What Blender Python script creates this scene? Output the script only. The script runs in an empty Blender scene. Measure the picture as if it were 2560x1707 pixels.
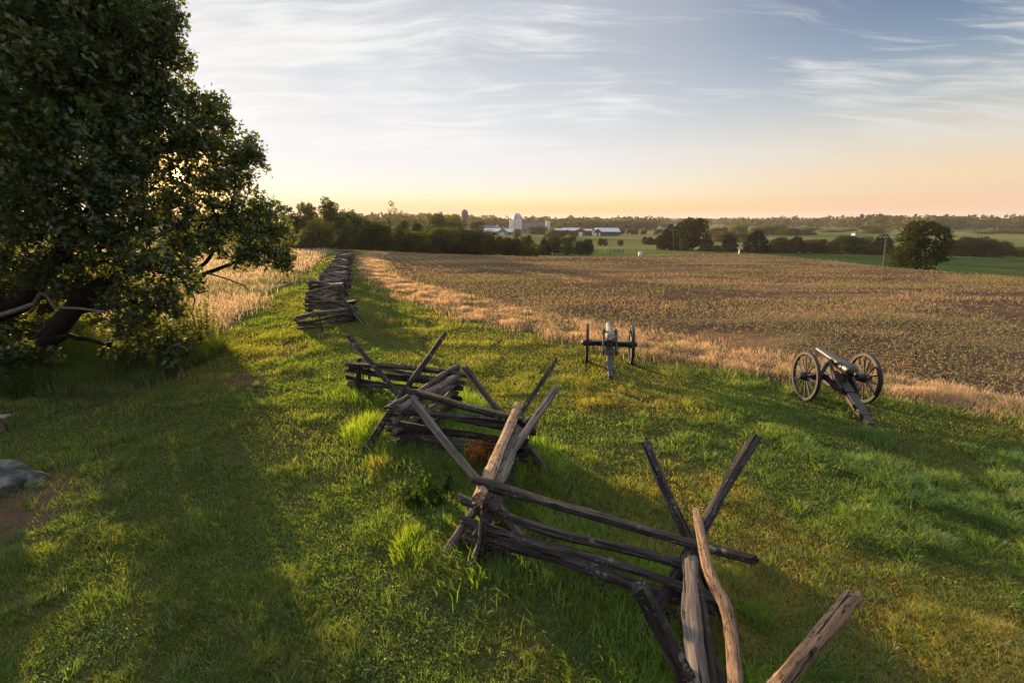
import bpy, bmesh, math, random
import numpy as np
from mathutils import Vector, Matrix, Quaternion, Euler

# ------------------------------------------------------------------ camera, light, exposure
scene = bpy.context.scene
F, PITCH, H = 1138.0, math.atan(303 / 1138.0), 5.13
cam_d = bpy.data.cameras.new("camera")
cam = bpy.data.objects.new("camera", cam_d)
scene.collection.objects.link(cam)
cam_d.sensor_width = 36.0
cam_d.lens = F / 2560 * 36.0
cam_d.clip_start, cam_d.clip_end = 0.1, 20000
cam.location = (0, 0, H)
cam.rotation_euler = (math.pi / 2 - PITCH, 0, 0)
scene.camera = cam

SUN_AZ = math.radians(-40.0)          # from +Y towards +X
GLOW_AZ = math.radians(-34.8)
SUN_EL = math.radians(7.0)            # lamp
GLOW_EL = math.radians(4.2)
def dirv(az, el): return Vector((math.sin(az) * math.cos(el), math.cos(az) * math.cos(el), math.sin(el)))
sun_d = bpy.data.lights.new("sun", 'SUN')
sun_d.energy, sun_d.angle, sun_d.color = 5.0, math.radians(0.6), (1.0, 0.70, 0.39)
sun = bpy.data.objects.new("sun", sun_d)
scene.collection.objects.link(sun)
sun.rotation_euler = dirv(SUN_AZ, SUN_EL).to_track_quat('Z', 'Y').to_euler()

scene.view_settings.view_transform = 'Standard'
scene.view_settings.look = 'None'
scene.view_settings.exposure = 1.8
scene.view_settings.gamma = 1.0
scene.cycles.use_denoising = True
scene.cycles.max_bounces = 6
scene.cycles.diffuse_bounces = 3
scene.cycles.transmission_bounces = 4
scene.cycles.transparent_max_bounces = 6
scene.cycles.volume_bounces = 0
scene.cycles.sample_clamp_indirect = 4.0

# ------------------------------------------------------------------ node helpers
class NT:
    def __init__(self, tree): self.t = tree; self.n = tree.nodes; self.l = tree.links
    def new(self, kind, **kw):
        n = self.n.new(kind)
        for k, v in kw.items():
            if k.startswith('i_'):
                key = k[2:]
                key = int(key) if key.isdigit() else key.replace('_', ' ')
                n.inputs[key].default_value = v
            else: setattr(n, k, v)
        return n
    def link(self, a, b): self.l.new(a, b)
    def setin(self, sock, v):
        if isinstance(v, bpy.types.NodeSocket): self.l.new(v, sock)
        elif v is not None: sock.default_value = v
    def math(self, op, a, b=None, c=None, clamp=False):
        n = self.n.new('ShaderNodeMath'); n.operation = op; n.use_clamp = clamp
        self.setin(n.inputs[0], a); self.setin(n.inputs[1], b)
        if c is not None: self.setin(n.inputs[2], c)
        return n.outputs[0]
    def vmath(self, op, a, b=None):
        n = self.n.new('ShaderNodeVectorMath'); n.operation = op
        self.setin(n.inputs[0], a); self.setin(n.inputs[1], b)
        return n.outputs['Value'] if op in ('DOT_PRODUCT', 'LENGTH', 'DISTANCE') else n.outputs[0]
    def sstep(self, v, a, b, lo=0.0, hi=1.0):
        n = self.n.new('ShaderNodeMapRange'); n.interpolation_type = 'SMOOTHSTEP'
        self.setin(n.inputs[0], v)
        for i, x in enumerate((a, b, lo, hi)): n.inputs[i + 1].default_value = x
        return n.outputs[0]
    def mix(self, f, a, b, op='MIX'):
        n = self.n.new('ShaderNodeMix'); n.data_type = 'RGBA'; n.blend_type = op
        self.setin(n.inputs[0], f)
        self.setin(n.inputs[6], a if isinstance(a, bpy.types.NodeSocket) else (*a, 1)); self.setin(n.inputs[7], b if isinstance(b, bpy.types.NodeSocket) else (*b, 1))
        return n.outputs[2]
    def ramp(self, f, stops, interp='LINEAR'):
        n = self.n.new('ShaderNodeValToRGB'); n.color_ramp.interpolation = interp
        e = n.color_ramp.elements
        while len(e) < len(stops): e.new(0.5)
        for k, (p, c) in enumerate(stops):
            e[k].position = p; e[k].color = (*c, 1) if not isinstance(c, (int, float)) else (c, c, c, 1)
        self.setin(n.inputs[0], f)
        return n.outputs[0]
    def noise(self, vec, scale, detail=4.0, rough=0.55, dist=0.0, out=0):
        n = self.n.new('ShaderNodeTexNoise')
        self.setin(n.inputs['Vector'], vec)
        n.inputs['Scale'].default_value = scale; n.inputs['Detail'].default_value = detail
        n.inputs['Roughness'].default_value = rough; n.inputs['Distortion'].default_value = dist
        return n.outputs[out]
    def mapping(self, vec, scale=(1, 1, 1), rot=(0, 0, 0), loc=(0, 0, 0)):
        n = self.n.new('ShaderNodeMapping')
        self.setin(n.inputs[0], vec)
        n.inputs['Scale'].default_value = scale; n.inputs['Rotation'].default_value = rot; n.inputs['Location'].default_value = loc
        return n.outputs[0]

def srgb(r, g, b):
    f = lambda c: (c / 255 / 12.92) if c / 255 <= 0.04045 else ((c / 255 + 0.055) / 1.055) ** 2.4
    return (f(r), f(g), f(b))

# ------------------------------------------------------------------ sky
world = bpy.data.worlds.new("World"); scene.world = world; world.use_nodes = True
w = NT(world.node_tree); w.n.clear()
def build_sky():
    K = 0.287                                  # the picture is exposed 1.8 stops up, so the colours below are scaled down
    tc = w.new('ShaderNodeTexCoord').outputs['Generated']
    d = w.vmath('NORMALIZE', tc)
    sep = w.new('ShaderNodeSeparateXYZ'); w.link(d, sep.inputs[0])
    x, y, z = sep.outputs
    el = w.math('MAXIMUM', z, 0.0)
    sunh = (math.sin(GLOW_AZ), math.cos(GLOW_AZ), 0)
    flat = w.vmath('NORMALIZE', w.vmath('MULTIPLY', d, (1, 1, 0.0001)))
    ca = w.vmath('DOT_PRODUCT', flat, sunh)
    away = w.sstep(ca, 0.97, 0.16)
    near = w.ramp(el, [(0.0, srgb(244, 190, 122)), (0.018, srgb(248, 206, 132)), (0.030, srgb(250, 234, 150)), (0.046, srgb(251, 246, 200)), (0.075, srgb(247, 246, 236)), (0.12, srgb(240, 240, 244)), (0.20, srgb(226, 229, 235)), (0.30, srgb(200, 207, 216)), (0.50, srgb(195, 202, 212)), (1.0, srgb(200, 206, 214))])
    far = w.ramp(el, [(0.0, srgb(226, 190, 172)), (0.03, srgb(240, 204, 172)), (0.07, srgb(243, 217, 180)), (0.12, srgb(226, 217, 198)), (0.18, srgb(184, 194, 196)), (0.25, srgb(132, 156, 180)), (0.33, srgb(88, 116, 154)), (0.40, srgb(78, 106, 150)), (0.55, srgb(170, 185, 205)), (1.0, srgb(180, 192, 208))])
    base = w.mix(away, near, far)
    band = w.math('MULTIPLY', w.sstep(el, 0.008, 0.020), w.sstep(el, 0.045, 0.028))
    base = w.mix(w.math('MULTIPLY', band, 0.22), base, srgb(243, 192, 146))
    # high cloud, laid out on a flat layer overhead
    zz = w.math('ADD', el, 0.12)
    comb = w.new('ShaderNodeCombineXYZ')
    w.link(w.math('DIVIDE', x, zz), comb.inputs[0]); w.link(w.math('DIVIDE', y, zz), comb.inputs[1])
    pl = comb.outputs[0]
    warp = w.noise(w.mapping(pl, (0.8, 0.8, 1)), 1.0, 3, 0.5, 0.0, 1)
    plw = w.vmath('ADD', pl, w.vmath('MULTIPLY', w.vmath('SUBTRACT', warp, (0.5, 0.5, 0.5)), (0.55, 0.55, 0)))
    wisp = w.noise(w.mapping(plw, (0.45, 2.4, 1), (0, 0, math.radians(-26))), 1.6, 10, 0.62, 0.7)
    fine = w.noise(w.mapping(plw, (0.9, 5.0, 1), (0, 0, math.radians(32))), 2.0, 8, 0.66, 0.6)
    large = w.noise(w.mapping(pl, (0.9, 1.2, 1), (0, 0, 0), CLOUD_OFF), 0.75, 3, 0.5)
    cl = w.math('ADD', w.math('MULTIPLY', wisp, 0.52), w.math('MULTIPLY', fine, 0.48))
    cl = w.math('ADD', cl, w.math('MULTIPLY', w.math('SUBTRACT', large, 0.5), 0.8))
    m = w.sstep(cl, 0.42, 0.68)
    m = w.math('MULTIPLY', m, w.sstep(el, 0.07, 0.19))
    grey = w.math('MULTIPLY', w.sstep(large, 0.52, 0.36), w.math('MULTIPLY', w.sstep(el, 0.14, 0.30), w.sstep(away, 0.75, 0.05)))
    base = w.mix(w.math('MULTIPLY', grey, 0.4), base, srgb(196, 200, 208))
    ccol = w.mix(away, srgb(252, 252, 250), srgb(232, 231, 228))
    base = w.mix(w.math('MULTIPLY', m, 0.88), base, ccol)
    g = dirv(GLOW_AZ, GLOW_EL)
    dt = w.vmath('DOT_PRODUCT', d, tuple(g))
    veil = w.math('POWER', w.math('MAXIMUM', dt, 0.0), 11.0)
    base = w.mix(w.math('MULTIPLY', veil, 0.40), base, (0.95, 0.95, 0.95))
    core = w.math('POWER', w.math('MAXIMUM', dt, 0.0), 450.0)
    base = w.mix(core, base, (2.6, 1.45, 0.45))
    disc = w.sstep(dt, math.cos(math.radians(0.75)), math.cos(math.radians(0.5)))
    base = w.mix(disc, base, (30.0, 18.0, 6.0))
    # unseen sky overhead brightened, an added fill to lift the ambient light
    st = w.sstep(el, 0.42, 0.75, K, K * ZENITH_FILL)
    bg = w.new('ShaderNodeBackground'); w.link(base, bg.inputs[0]); w.link(st, bg.inputs[1])
    sky = w.new('ShaderNodeTexSky', sky_type='NISHITA', sun_disc=False, sun_elevation=SUN_EL, sun_rotation=SUN_AZ)
    bg2 = w.new('ShaderNodeBackground'); w.link(sky.outputs[0], bg2.inputs[0]); bg2.inputs[1].default_value = 0.05
    add = w.new('ShaderNodeMixShader', i_0=0.02); w.link(bg.outputs[0], add.inputs[1]); w.link(bg2.outputs[0], add.inputs[2])
    out = w.new('ShaderNodeOutputWorld'); w.link(add.outputs[0], out.inputs[0])
ZENITH_FILL = 2.6
CLOUD_OFF = (1.0, 6.0, 0)
build_sky()

# ------------------------------------------------------------------ general helpers
rng = np.random.default_rng(7)
rnd = random.Random(11)
COL = scene.collection

def link(o, parent=None):
    COL.objects.link(o)
    if parent is not None: o.parent = parent
    return o
def tag(o, label=None, cat=None, group=None, kind=None):
    if label: o['label'] = label
    if cat: o['category'] = cat
    if group: o['group'] = group
    if kind: o['kind'] = kind
    return o
def empty(name, loc, rz=0.0):
    o = bpy.data.objects.new(name, None); o.empty_display_size = 0.3
    o.location = loc; o.rotation_euler = (0, 0, rz)
    return link(o)
def copy_tree(o, parent=None):
    c = o.copy(); COL.objects.link(c)
    if parent is not None: c.parent = parent
    for ch in [k for k in o.children]: copy_tree(ch, c)
    return c

def un(px, py, z=0.0, disp=True):
    """ground survey: where the sight line of a picture point meets height z"""
    if disp: px *= 2560 / 2352; py *= 2560 / 2352
    x = (px - 1280) / F; y = (853.5 - py) / F
    up = y * math.cos(PITCH) - math.sin(PITCH); fw = math.cos(PITCH) + y * math.sin(PITCH)
    t = (z - H) / up
    return Vector((x * t, fw * t, z))
def at_y(px, py, Y, disp=False):
    if disp: px *= 2560 / 2352; py *= 2560 / 2352
    x = (px - 1280) / F; y = (853.5 - py) / F
    up = y * math.cos(PITCH) - math.sin(PITCH); fw = math.cos(PITCH) + y * math.sin(PITCH)
    t = Y / fw
    return Vector((x * t, Y, H + up * t))

def ss(t): t = np.clip(t, 0, 1); return t * t * (3 - 2 * t)
def vnoise(x, y, seed=0):
    x = np.asarray(x, float); y = np.asarray(y, float)
    xi = np.floor(x).astype(np.int64); yi = np.floor(y).astype(np.int64)
    fx = x - xi; fy = y - yi; fx = fx * fx * (3 - 2 * fx); fy = fy * fy * (3 - 2 * fy)
    def h(a, b):
        n = (a * 374761393 + b * 668265263 + seed * 1442695041) & 0xFFFFFFFF
        n = ((n ^ (n >> 13)) * 1274126177) & 0xFFFFFFFF
        return ((n ^ (n >> 16)) & 0xFFFFFF) / float(0xFFFFFF)
    return (h(xi, yi) * (1 - fx) + h(xi + 1, yi) * fx) * (1 - fy) + (h(xi, yi + 1) * (1 - fx) + h(xi + 1, yi + 1) * fx) * fy
def fbm(x, y, seed=0, o=3):
    s = 0; a = 0.5; t = 0
    for k in range(o):
        s = s + a * vnoise(x * 2 ** k, y * 2 ** k, seed + k * 17); t += a; a *= 0.5
    return s / t

CREST = np.array([(-2.5, 95), (-.5, 90), (-.31, 80), (-.16, 72), (.09, 65), (.26, 68), (.42, 74), (.52, 71), (.66, 61), (.83, 50), (1.0, 44), (1.12, 41), (1.6, 36), (3.0, 34)])
DROP = np.array([(-2.5, 0.6), (-.5, 0.8), (-.2, 2.2), (0, 4.2), (.2, 4.6), (.4, 4.6), (.6, 4.4), (.9, 4.3), (3, 4.3)])
def terr(x, y):
    x = np.asarray(x, float); y = np.asarray(y, float)
    yy = np.maximum(y, 2.0); u = np.clip(x / yy, -2.5, 3)
    c = np.interp(u, CREST[:, 0], CREST[:, 1]); dr = np.interp(u, DROP[:, 0], DROP[:, 1])
    tt = np.maximum(yy - c, 0); slope = 6.0 / c
    z = -dr * np.tanh(tt * slope / dr) * ss(tt / 6.0 + .15)
    z = np.where(tt > 0, z, 0.0)
    z = z + 0.05 * (fbm(x / 3.5, y / 3.5, 5, 2) - 0.5) * ss((yy - 3) / 8) * 2
    far = ss((yy - 500) / 2500)
    z = z + far * (-2.0 + 5.0 * (fbm(x / 900, y / 900, 9, 2) - .5))
    return z
def tz(x, y): return float(terr(np.array([x]), np.array([y]))[0])

def mesh_np(name, V, Fc, mat=None, col=None, smooth=False):
    """V (n,3); Fc (m,k) one polygon size; col (n,3) stored as the attribute Col"""
    V = np.ascontiguousarray(V, np.float32); Fc = np.ascontiguousarray(Fc, np.int32)
    me = bpy.data.meshes.new(name)
    m, k = Fc.shape
    me.vertices.add(len(V)); me.vertices.foreach_set('co', V.ravel())
    me.loops.add(m * k); me.loops.foreach_set('vertex_index', Fc.ravel())
    me.polygons.add(m); me.polygons.foreach_set('loop_start', np.arange(0, m * k, k, dtype=np.int32))
    me.update(calc_edges=True)
    if smooth: me.polygons.foreach_set('use_smooth', np.ones(m, bool))
    if col is not None:
        a = me.attributes.new('Col', 'FLOAT_COLOR', 'POINT')
        c = np.ones((len(V), 4), np.float32); c[:, :3] = col
        a.data.foreach_set('color', c.ravel())
    if mat: me.materials.append(mat)
    return me
def obj(name, me, parent=None, loc=None):
    o = bpy.data.objects.new(name, me)
    if loc is not None: o.location = loc
    return link(o, parent)

class MB:
    """collects simple shapes into one mesh"""
    def __init__(self): self.v = []; self.f = []
    def add(self, V, Fs):
        n = len(self.v); self.v += [tuple(p) for p in V]; self.f += [tuple(i + n for i in f) for f in Fs]
    def box(self, a, b, M=None):
        x0, y0, z0 = a; x1, y1, z1 = b
        V = [Vector(p) for p in ((x0, y0, z0), (x1, y0, z0), (x1, y1, z0), (x0, y1, z0), (x0, y0, z1), (x1, y0, z1), (x1, y1, z1), (x0, y1, z1))]
        if M: V = [M @ p for p in V]
        self.add(V, [(0, 3, 2, 1), (4, 5, 6, 7), (0, 1, 5, 4), (1, 2, 6, 5), (2, 3, 7, 6), (3, 0, 4, 7)])
    def tube(self, pts, rad, n=8, cap=True):
        pts = [Vector(p) for p in pts]
        if not hasattr(rad, '__len__'): rad = [rad] * len(pts)
        V = []; Fs = []; ref = None
        for i, p in enumerate(pts):
            t = (pts[min(i + 1, len(pts) - 1)] - pts[max(i - 1, 0)]).normalized()
            if ref is None: ref = t.orthogonal().normalized()
            ref = (ref - t * ref.dot(t)).normalized(); b = t.cross(ref)
            for k in range(n):
                a = 2 * math.pi * k / n
                V.append(p + (ref * math.cos(a) + b * math.sin(a)) * rad[i])
        for i in range(len(pts) - 1):
            for k in range(n):
                Fs.append((i * n + k, i * n + (k + 1) % n, (i + 1) * n + (k + 1) % n, (i + 1) * n + k))
        if cap:
            Fs.append(tuple(reversed(range(n)))); Fs.append(tuple((len(pts) - 1) * n + k for k in range(n)))
        self.add(V, Fs)
    def lathe(self, prof, axis='Y', n=24, c=(0, 0, 0)):
        """prof: (position along the axis, radius)"""
        V = []; Fs = []
        for (t, r) in prof:
            for k in range(n):
                a = 2 * math.pi * k / n
                p, q = r * math.cos(a), r * math.sin(a)
                V.append({'Y': (c[0] + p, c[1] + t, c[2] + q), 'X': (c[0] + t, c[1] + p, c[2] + q), 'Z': (c[0] + p, c[1] + q, c[2] + t)}[axis])
        for i in range(len(prof) - 1):
            for k in range(n):
                Fs.append((i * n + k, i * n + (k + 1) % n, (i + 1) * n + (k + 1) % n, (i + 1) * n + k))
        Fs.append(tuple(range(n))); Fs.append(tuple((len(prof) - 1) * n + k for k in range(n)))
        self.add(V, Fs)
    def prism(self, poly, axis, a, b):
        """poly in the two other axes, extruded along axis from a to b"""
        def mk(p, t):
            return {'X': (t, p[0], p[1]), 'Y': (p[0], t, p[1]), 'Z': (p[0], p[1], t)}[axis]
        n = len(poly)
        V = [mk(p, a) for p in poly] + [mk(p, b) for p in poly]
        Fs = [tuple(range(n))[::-1], tuple(range(n, 2 * n))] + [(i, (i + 1) % n, n + (i + 1) % n, n + i) for i in range(n)]
        self.add(V, Fs)
    def mesh(self, name, mat, bevel=0.0, smooth=None):
        me = bpy.data.meshes.new(name); me.from_pydata(self.v, [], self.f); me.update()
        bm = bmesh.new(); bm.from_mesh(me)
        bmesh.ops.recalc_face_normals(bm, faces=bm.faces)
        if bevel: bmesh.ops.bevel(bm, geom=[e for e in bm.edges if e.is_manifold and e.calc_face_angle(0) > 0.7], offset=bevel, segments=1, affect='EDGES', clamp_overlap=True)
        bm.to_mesh(me); bm.free()
        if smooth:
            me.polygons.foreach_set('use_smooth', np.ones(len(me.polygons), bool))
            try: me.set_sharp_from_angle(angle=smooth)
            except Exception: pass
        me.materials.append(mat)
        return me
    def build(self, name, mat, parent=None, **kw): return obj(name, self.mesh(name, mat, **kw), parent)

# ------------------------------------------------------------------ materials
def material(name):
    m = bpy.data.materials.new(name); m.use_nodes = True
    t = NT(m.node_tree); t.n.clear()
    return m, t
def finish(t, shader): 
    o = t.new('ShaderNodeOutputMaterial'); t.link(shader, o.inputs[0])
def principled(t, col, rough=0.8, metal=0.0, bump=None, bs=0.3, bd=0.02, spec=0.3):
    p = t.new('ShaderNodeBsdfPrincipled')
    t.setin(p.inputs['Base Color'], col if isinstance(col, bpy.types.NodeSocket) else (*col, 1))
    t.setin(p.inputs['Roughness'], rough); p.inputs['Metallic'].default_value = metal
    p.inputs['Specular IOR Level'].default_value = spec
    if bump is not None:
        b = t.new('ShaderNodeBump'); b.inputs['Strength'].default_value = bs; b.inputs['Distance'].default_value = bd
        t.link(bump, b.inputs['Height']); t.link(b.outputs[0], p.inputs['Normal'])
    return p.outputs[0]
def simple_mat(name, c, rough=0.7, metal=0.0, var=0.35, scale=6.0, bump=0.0, spec=0.3):
    m, t = material(name)
    tc = t.new('ShaderNodeTexCoord').outputs['Object']
    n = t.noise(tc, scale, 6, 0.6)
    col = t.mix(t.sstep(n, 0.3, 0.7), tuple(v * (1 - var) for v in c), tuple(min(1, v * (1 + var)) for v in c))
    finish(t, principled(t, col, rough, metal, n if bump else None, bump, 0.02, spec))
    return m
def leaf_mat(name, trans=0.45, tint=(1.5, 1.35, 0.5), gloss=0.06, objvar=0.0):
    m, t = material(name)
    a = t.new('ShaderNodeAttribute', attribute_name='Col').outputs['Color']
    if objvar:
        r = t.new('ShaderNodeObjectInfo').outputs['Random']
        hsv = t.new('ShaderNodeHueSaturation'); t.link(a, hsv.inputs['Color'])
        t.link(t.sstep(r, 0, 1, 0.5 - 0.025 * objvar, 0.5 + 0.02 * objvar), hsv.inputs['Hue'])
        t.link(t.sstep(t.math('FRACT', t.math('MULTIPLY', r, 7.3)), 0, 1, 1 - 0.3 * objvar, 1 + 0.3 * objvar), hsv.inputs['Value'])
        a = hsv.outputs[0]
    d = t.new('ShaderNodeBsdfDiffuse'); t.link(a, d.inputs[0])
    tr = t.new('ShaderNodeBsdfTranslucent'); t.link(t.mix(1.0, a, tint, 'MULTIPLY'), tr.inputs[0])
    mx = t.new('ShaderNodeMixShader', i_0=trans); t.link(d.outputs[0], mx.inputs[1]); t.link(tr.outputs[0], mx.inputs[2])
    sh = mx.outputs[0]
    if gloss:
        g = t.new('ShaderNodeBsdfGlossy'); g.inputs[0].default_value = (1, 1, 1, 1); g.inputs['Roughness'].default_value = 0.45
        m2 = t.new('ShaderNodeMixShader', i_0=gloss); t.link(sh, m2.inputs[1]); t.link(g.outputs[0], m2.inputs[2]); sh = m2.outputs[0]
    finish(t, sh)
    return m
def wood_mat(name, dark, mid, light, lichen=0.5, ring=True, fleck=0.0, contrast=1.0):
    m, t = material(name)
    tc = t.new('ShaderNodeTexCoord').outputs['Object']
    r = t.new('ShaderNodeObjectInfo').outputs['Random']
    off = t.new('ShaderNodeCombineXYZ'); t.link(t.math('MULTIPLY', r, 31.0), off.inputs[0]); t.link(t.math('MULTIPLY', r, 17.0), off.inputs[1])
    v = t.vmath('ADD', tc, off.outputs[0])
    grain = t.noise(t.mapping(v, (1.3, 26, 26)), 1.0, 8, 0.65, 0.6)
    crack = t.noise(t.mapping(v, (0.8, 34, 34), (0, 0, 0), (5, 1, 2)), 1.0, 4, 0.5, 0.8)
    blot = t.noise(v, 2.2, 5, 0.6)
    c = t.ramp(grain, [(0.28, dark), (0.5, mid), (0.74, light)])
    c = t.mix(t.sstep(crack, 0.60, 0.68), c, tuple(x * 0.18 for x in dark))
    c = t.mix(t.math('MULTIPLY', t.sstep(blot, 0.5, 0.72), 0.65), c, tuple(x * 0.8 for x in dark))
    val = t.sstep(r, 0, 1, 0.65, 1.25)
    c = t.mix(1.0, c, t.ramp(val, [(0, 0.0), (1, 1.0)]), 'MULTIPLY') if False else c
    hsv = t.new('ShaderNodeHueSaturation'); t.link(c, hsv.inputs['Color']); t.link(val, hsv.inputs['Value']); c = hsv.outputs[0]
    if fleck:
        fl = t.noise(t.mapping(v, (7, 22, 22)), 1.6, 6, 0.7)
        c = t.mix(t.math('MULTIPLY', t.sstep(fl, 0.53, 0.60), fleck), c, (0.03, 0.02, 0.015))
    if lichen:
        vo = t.new('ShaderNodeTexVoronoi', i_Scale=8.0); t.link(v, vo.inputs['Vector'])
        spots = t.math('MULTIPLY', t.sstep(vo.outputs['Distance'], 0.36, 0.27), t.sstep(t.noise(v, 1.6, 2), 0.53, 0.62))
        sp2 = t.math('MULTIPLY', t.sstep(t.noise(v, 24, 4), 0.56, 0.64), t.sstep(t.noise(t.mapping(v, (1, 1, 1), (0, 0, 0), (9, 3, 1)), 2.4, 2), 0.5, 0.62))
        c = t.mix(t.math('MULTIPLY', t.math('MAXIMUM', spots, sp2), lichen), c, (0.15, 0.165, 0.115))
    bh = t.math('SUBTRACT', grain, t.math('MULTIPLY', t.sstep(crack, 0.6, 0.68), 0.7))
    finish(t, principled(t, c, 0.88, 0, bh, 1.0, 0.035, 0.15))
    return m

M_wood = wood_mat('weathered_wood', (0.012, 0.010, 0.010), (0.040, 0.033, 0.030), (0.125, 0.105, 0.095), 0.7)
M_wood_pale = wood_mat('pale_weathered_wood', (0.030, 0.023, 0.020), (0.095, 0.075, 0.065), (0.21, 0.17, 0.145), 0.6)
M_wood_bare = wood_mat('barkless_wood', (0.13, 0.075, 0.045), (0.27, 0.165, 0.10), (0.38, 0.26, 0.175), 0.4, True, 0.85)
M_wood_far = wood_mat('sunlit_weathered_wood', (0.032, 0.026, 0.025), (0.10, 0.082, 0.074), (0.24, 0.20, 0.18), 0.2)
M_plank = wood_mat('plank_wood', (0.13, 0.09, 0.065), (0.24, 0.17, 0.13), (0.34, 0.25, 0.19), 0.0)
M_bark = wood_mat('oak_bark', (0.008, 0.007, 0.006), (0.024, 0.020, 0.017), (0.055, 0.047, 0.04), 0.12)
M_dead = wood_mat('dead_branch', (0.05, 0.042, 0.035), (0.12, 0.10, 0.085), (0.2, 0.17, 0.145), 0.2)
M_grass = leaf_mat('grass_blades', 0.55, (2.0, 1.92, 0.5), 0.018)
M_dry = leaf_mat('dry_grass_blades', 0.5, (1.25, 1.0, 0.75), 0.03)
M_oak = leaf_mat('oak_leaves', 0.42, (1.75, 1.5, 0.35), 0.03)
M_tree = leaf_mat('tree_leaves', 0.5, (1.9, 1.45, 0.4), 0.0, 1.0)
M_tree_dark_shaded = leaf_mat('dark_shaded_tree_leaves', 0.30, (1.6, 1.4, 0.4), 0.0, 0.7)  # for the crowns whose backlit shade is painted in
M_crop = leaf_mat('seedling_leaves', 0.4, (1.4, 1.4, 0.5), 0.0)

def mat_ground():
    m, t = material('lawn_soil')
    pos = t.new('ShaderNodeNewGeometry').outputs['Position']
    n1 = t.noise(pos, 0.35, 5, 0.6); n2 = t.noise(pos, 6.0, 6, 0.7); n3 = t.noise(pos, 38.0, 4, 0.7)
    c = t.mix(t.sstep(n1, 0.35, 0.65), (0.028, 0.042, 0.010), (0.055, 0.052, 0.016))
    c = t.mix(t.sstep(n2, 0.42, 0.62), c, (0.030, 0.020, 0.011))
    c = t.mix(t.sstep(n3, 0.4, 0.7), c, (0.05, 0.06, 0.016))
    # valley beyond: patchwork of pasture, hay and crop
    sep = t.new('ShaderNodeSeparateXYZ'); t.link(pos, sep.inputs[0])
    vo = t.new('ShaderNodeTexVoronoi', i_Scale=1.0, i_Randomness=0.8); t.link(t.mapping(pos, (0.007, 0.018, 0.0)), vo.inputs['Vector'])
    sc = t.new('ShaderNodeSeparateColor'); t.link(vo.outputs['Color'], sc.inputs[0])
    fc = t.ramp(sc.outputs[0], [(0.0, (0.085, 0.095, 0.03)), (0.35, (0.055, 0.085, 0.022)), (0.6, (0.13, 0.115, 0.045)), (0.8, (0.20, 0.15, 0.06)), (1.0, (0.07, 0.10, 0.03))], 'CONSTANT')
    fn = t.noise(pos, 0.08, 8, 0.65)
    fc = t.mix(t.math('MULTIPLY', t.sstep(fn, 0.4, 0.68), 0.65), fc, (0.12, 0.10, 0.04))
    for (bx, by, r0, r1) in ((-9.4, 7.2, 1.9, .7), (-8.9, 14.5, 1.3, .3), (-9.2, 17.6, 1.3, .3), (-1.2, 5.6, 1.0, .2)):
        dd = t.math('ADD', t.vmath('DISTANCE', t.vmath('MULTIPLY', pos, (1, 1, 0)), (bx, by, 0)), t.math('MULTIPLY', t.math('SUBTRACT', n2, .5), 1.6))
        c = t.mix(t.sstep(dd, r0, r1), c, t.mix(t.sstep(n3, .35, .65), (.050, .030, .020), (.105, .066, .042)))
    c = t.mix(t.sstep(sep.outputs[1], 60, 95), c, fc)
    finish(t, principled(t, c, 1.0, 0, n2, 0.8, 0.05, 0.0))
    return m
def mat_field():
    m, t = material('ploughed_field')
    pos = t.new('ShaderNodeNewGeometry').outputs['Position']
    rows = t.mapping(pos, (1, 1, 1), (0, 0, math.radians(-35)))
    n1 = t.noise(pos, 5.0, 8, 0.7); n2 = t.noise(t.mapping(pos, (0.06, 0.16, 1), (0, 0, math.radians(25))), 1.0, 4, 0.6, 0.6)
    n3 = t.noise(pos, 1.2, 5, 0.6)
    c = t.mix(t.sstep(n1, 0.35, 0.65), (0.042, 0.024, 0.018), (0.105, 0.062, 0.045))
    c = t.mix(t.math('MULTIPLY', t.sstep(n2, 0.5, 0.62), 0.55), c, (0.22, 0.125, 0.065))
    sep = t.new('ShaderNodeSeparateXYZ'); t.link(pos, sep.inputs[0])
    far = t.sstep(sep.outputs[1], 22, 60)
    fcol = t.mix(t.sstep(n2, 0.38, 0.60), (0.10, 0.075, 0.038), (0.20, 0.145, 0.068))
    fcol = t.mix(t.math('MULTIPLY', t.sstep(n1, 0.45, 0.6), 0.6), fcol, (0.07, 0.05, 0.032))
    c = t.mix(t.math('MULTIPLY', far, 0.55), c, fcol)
    st = t.math('SINE', t.math('MULTIPLY', t.vmath('DOT_PRODUCT', pos, (0.94, 0.34, 0)), 6.0))
    mk = t.math('MULTIPLY', t.sstep(sep.outputs[1], 34, 46), t.sstep(sep.outputs[0], 14, -4))
    c = t.mix(t.math('MULTIPLY', t.sstep(st, -.2, .8), t.math('MULTIPLY', mk, 0.55)), c, (0.055, 0.034, 0.022))
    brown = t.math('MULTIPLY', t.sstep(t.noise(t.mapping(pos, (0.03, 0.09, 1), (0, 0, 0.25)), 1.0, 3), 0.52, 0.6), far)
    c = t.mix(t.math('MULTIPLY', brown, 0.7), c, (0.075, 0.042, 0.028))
    finish(t, principled(t, c, 1.0, 0, t.math('ADD', n1, t.math('MULTIPLY', n3, 0.6)), 1.0, 0.10, 0.0))
    return m
def mat_meadow():
    m, t = material('meadow_soil')
    pos = t.new('ShaderNodeNewGeometry').outputs['Position']
    n1 = t.noise(pos, 0.25, 5, 0.6); n2 = t.noise(pos, 5, 6, 0.7)
    c = t.mix(t.sstep(n1, 0.35, 0.65), (0.24, 0.18, 0.10), (0.15, 0.14, 0.055))
    c = t.mix(t.math('MULTIPLY', t.sstep(n2, 0.4, 0.65), 0.5), c, (0.10, 0.08, 0.04))
    finish(t, principled(t, c, 1.0, 0, n2, 0.8, 0.05, 0.0))
    return m
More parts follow.
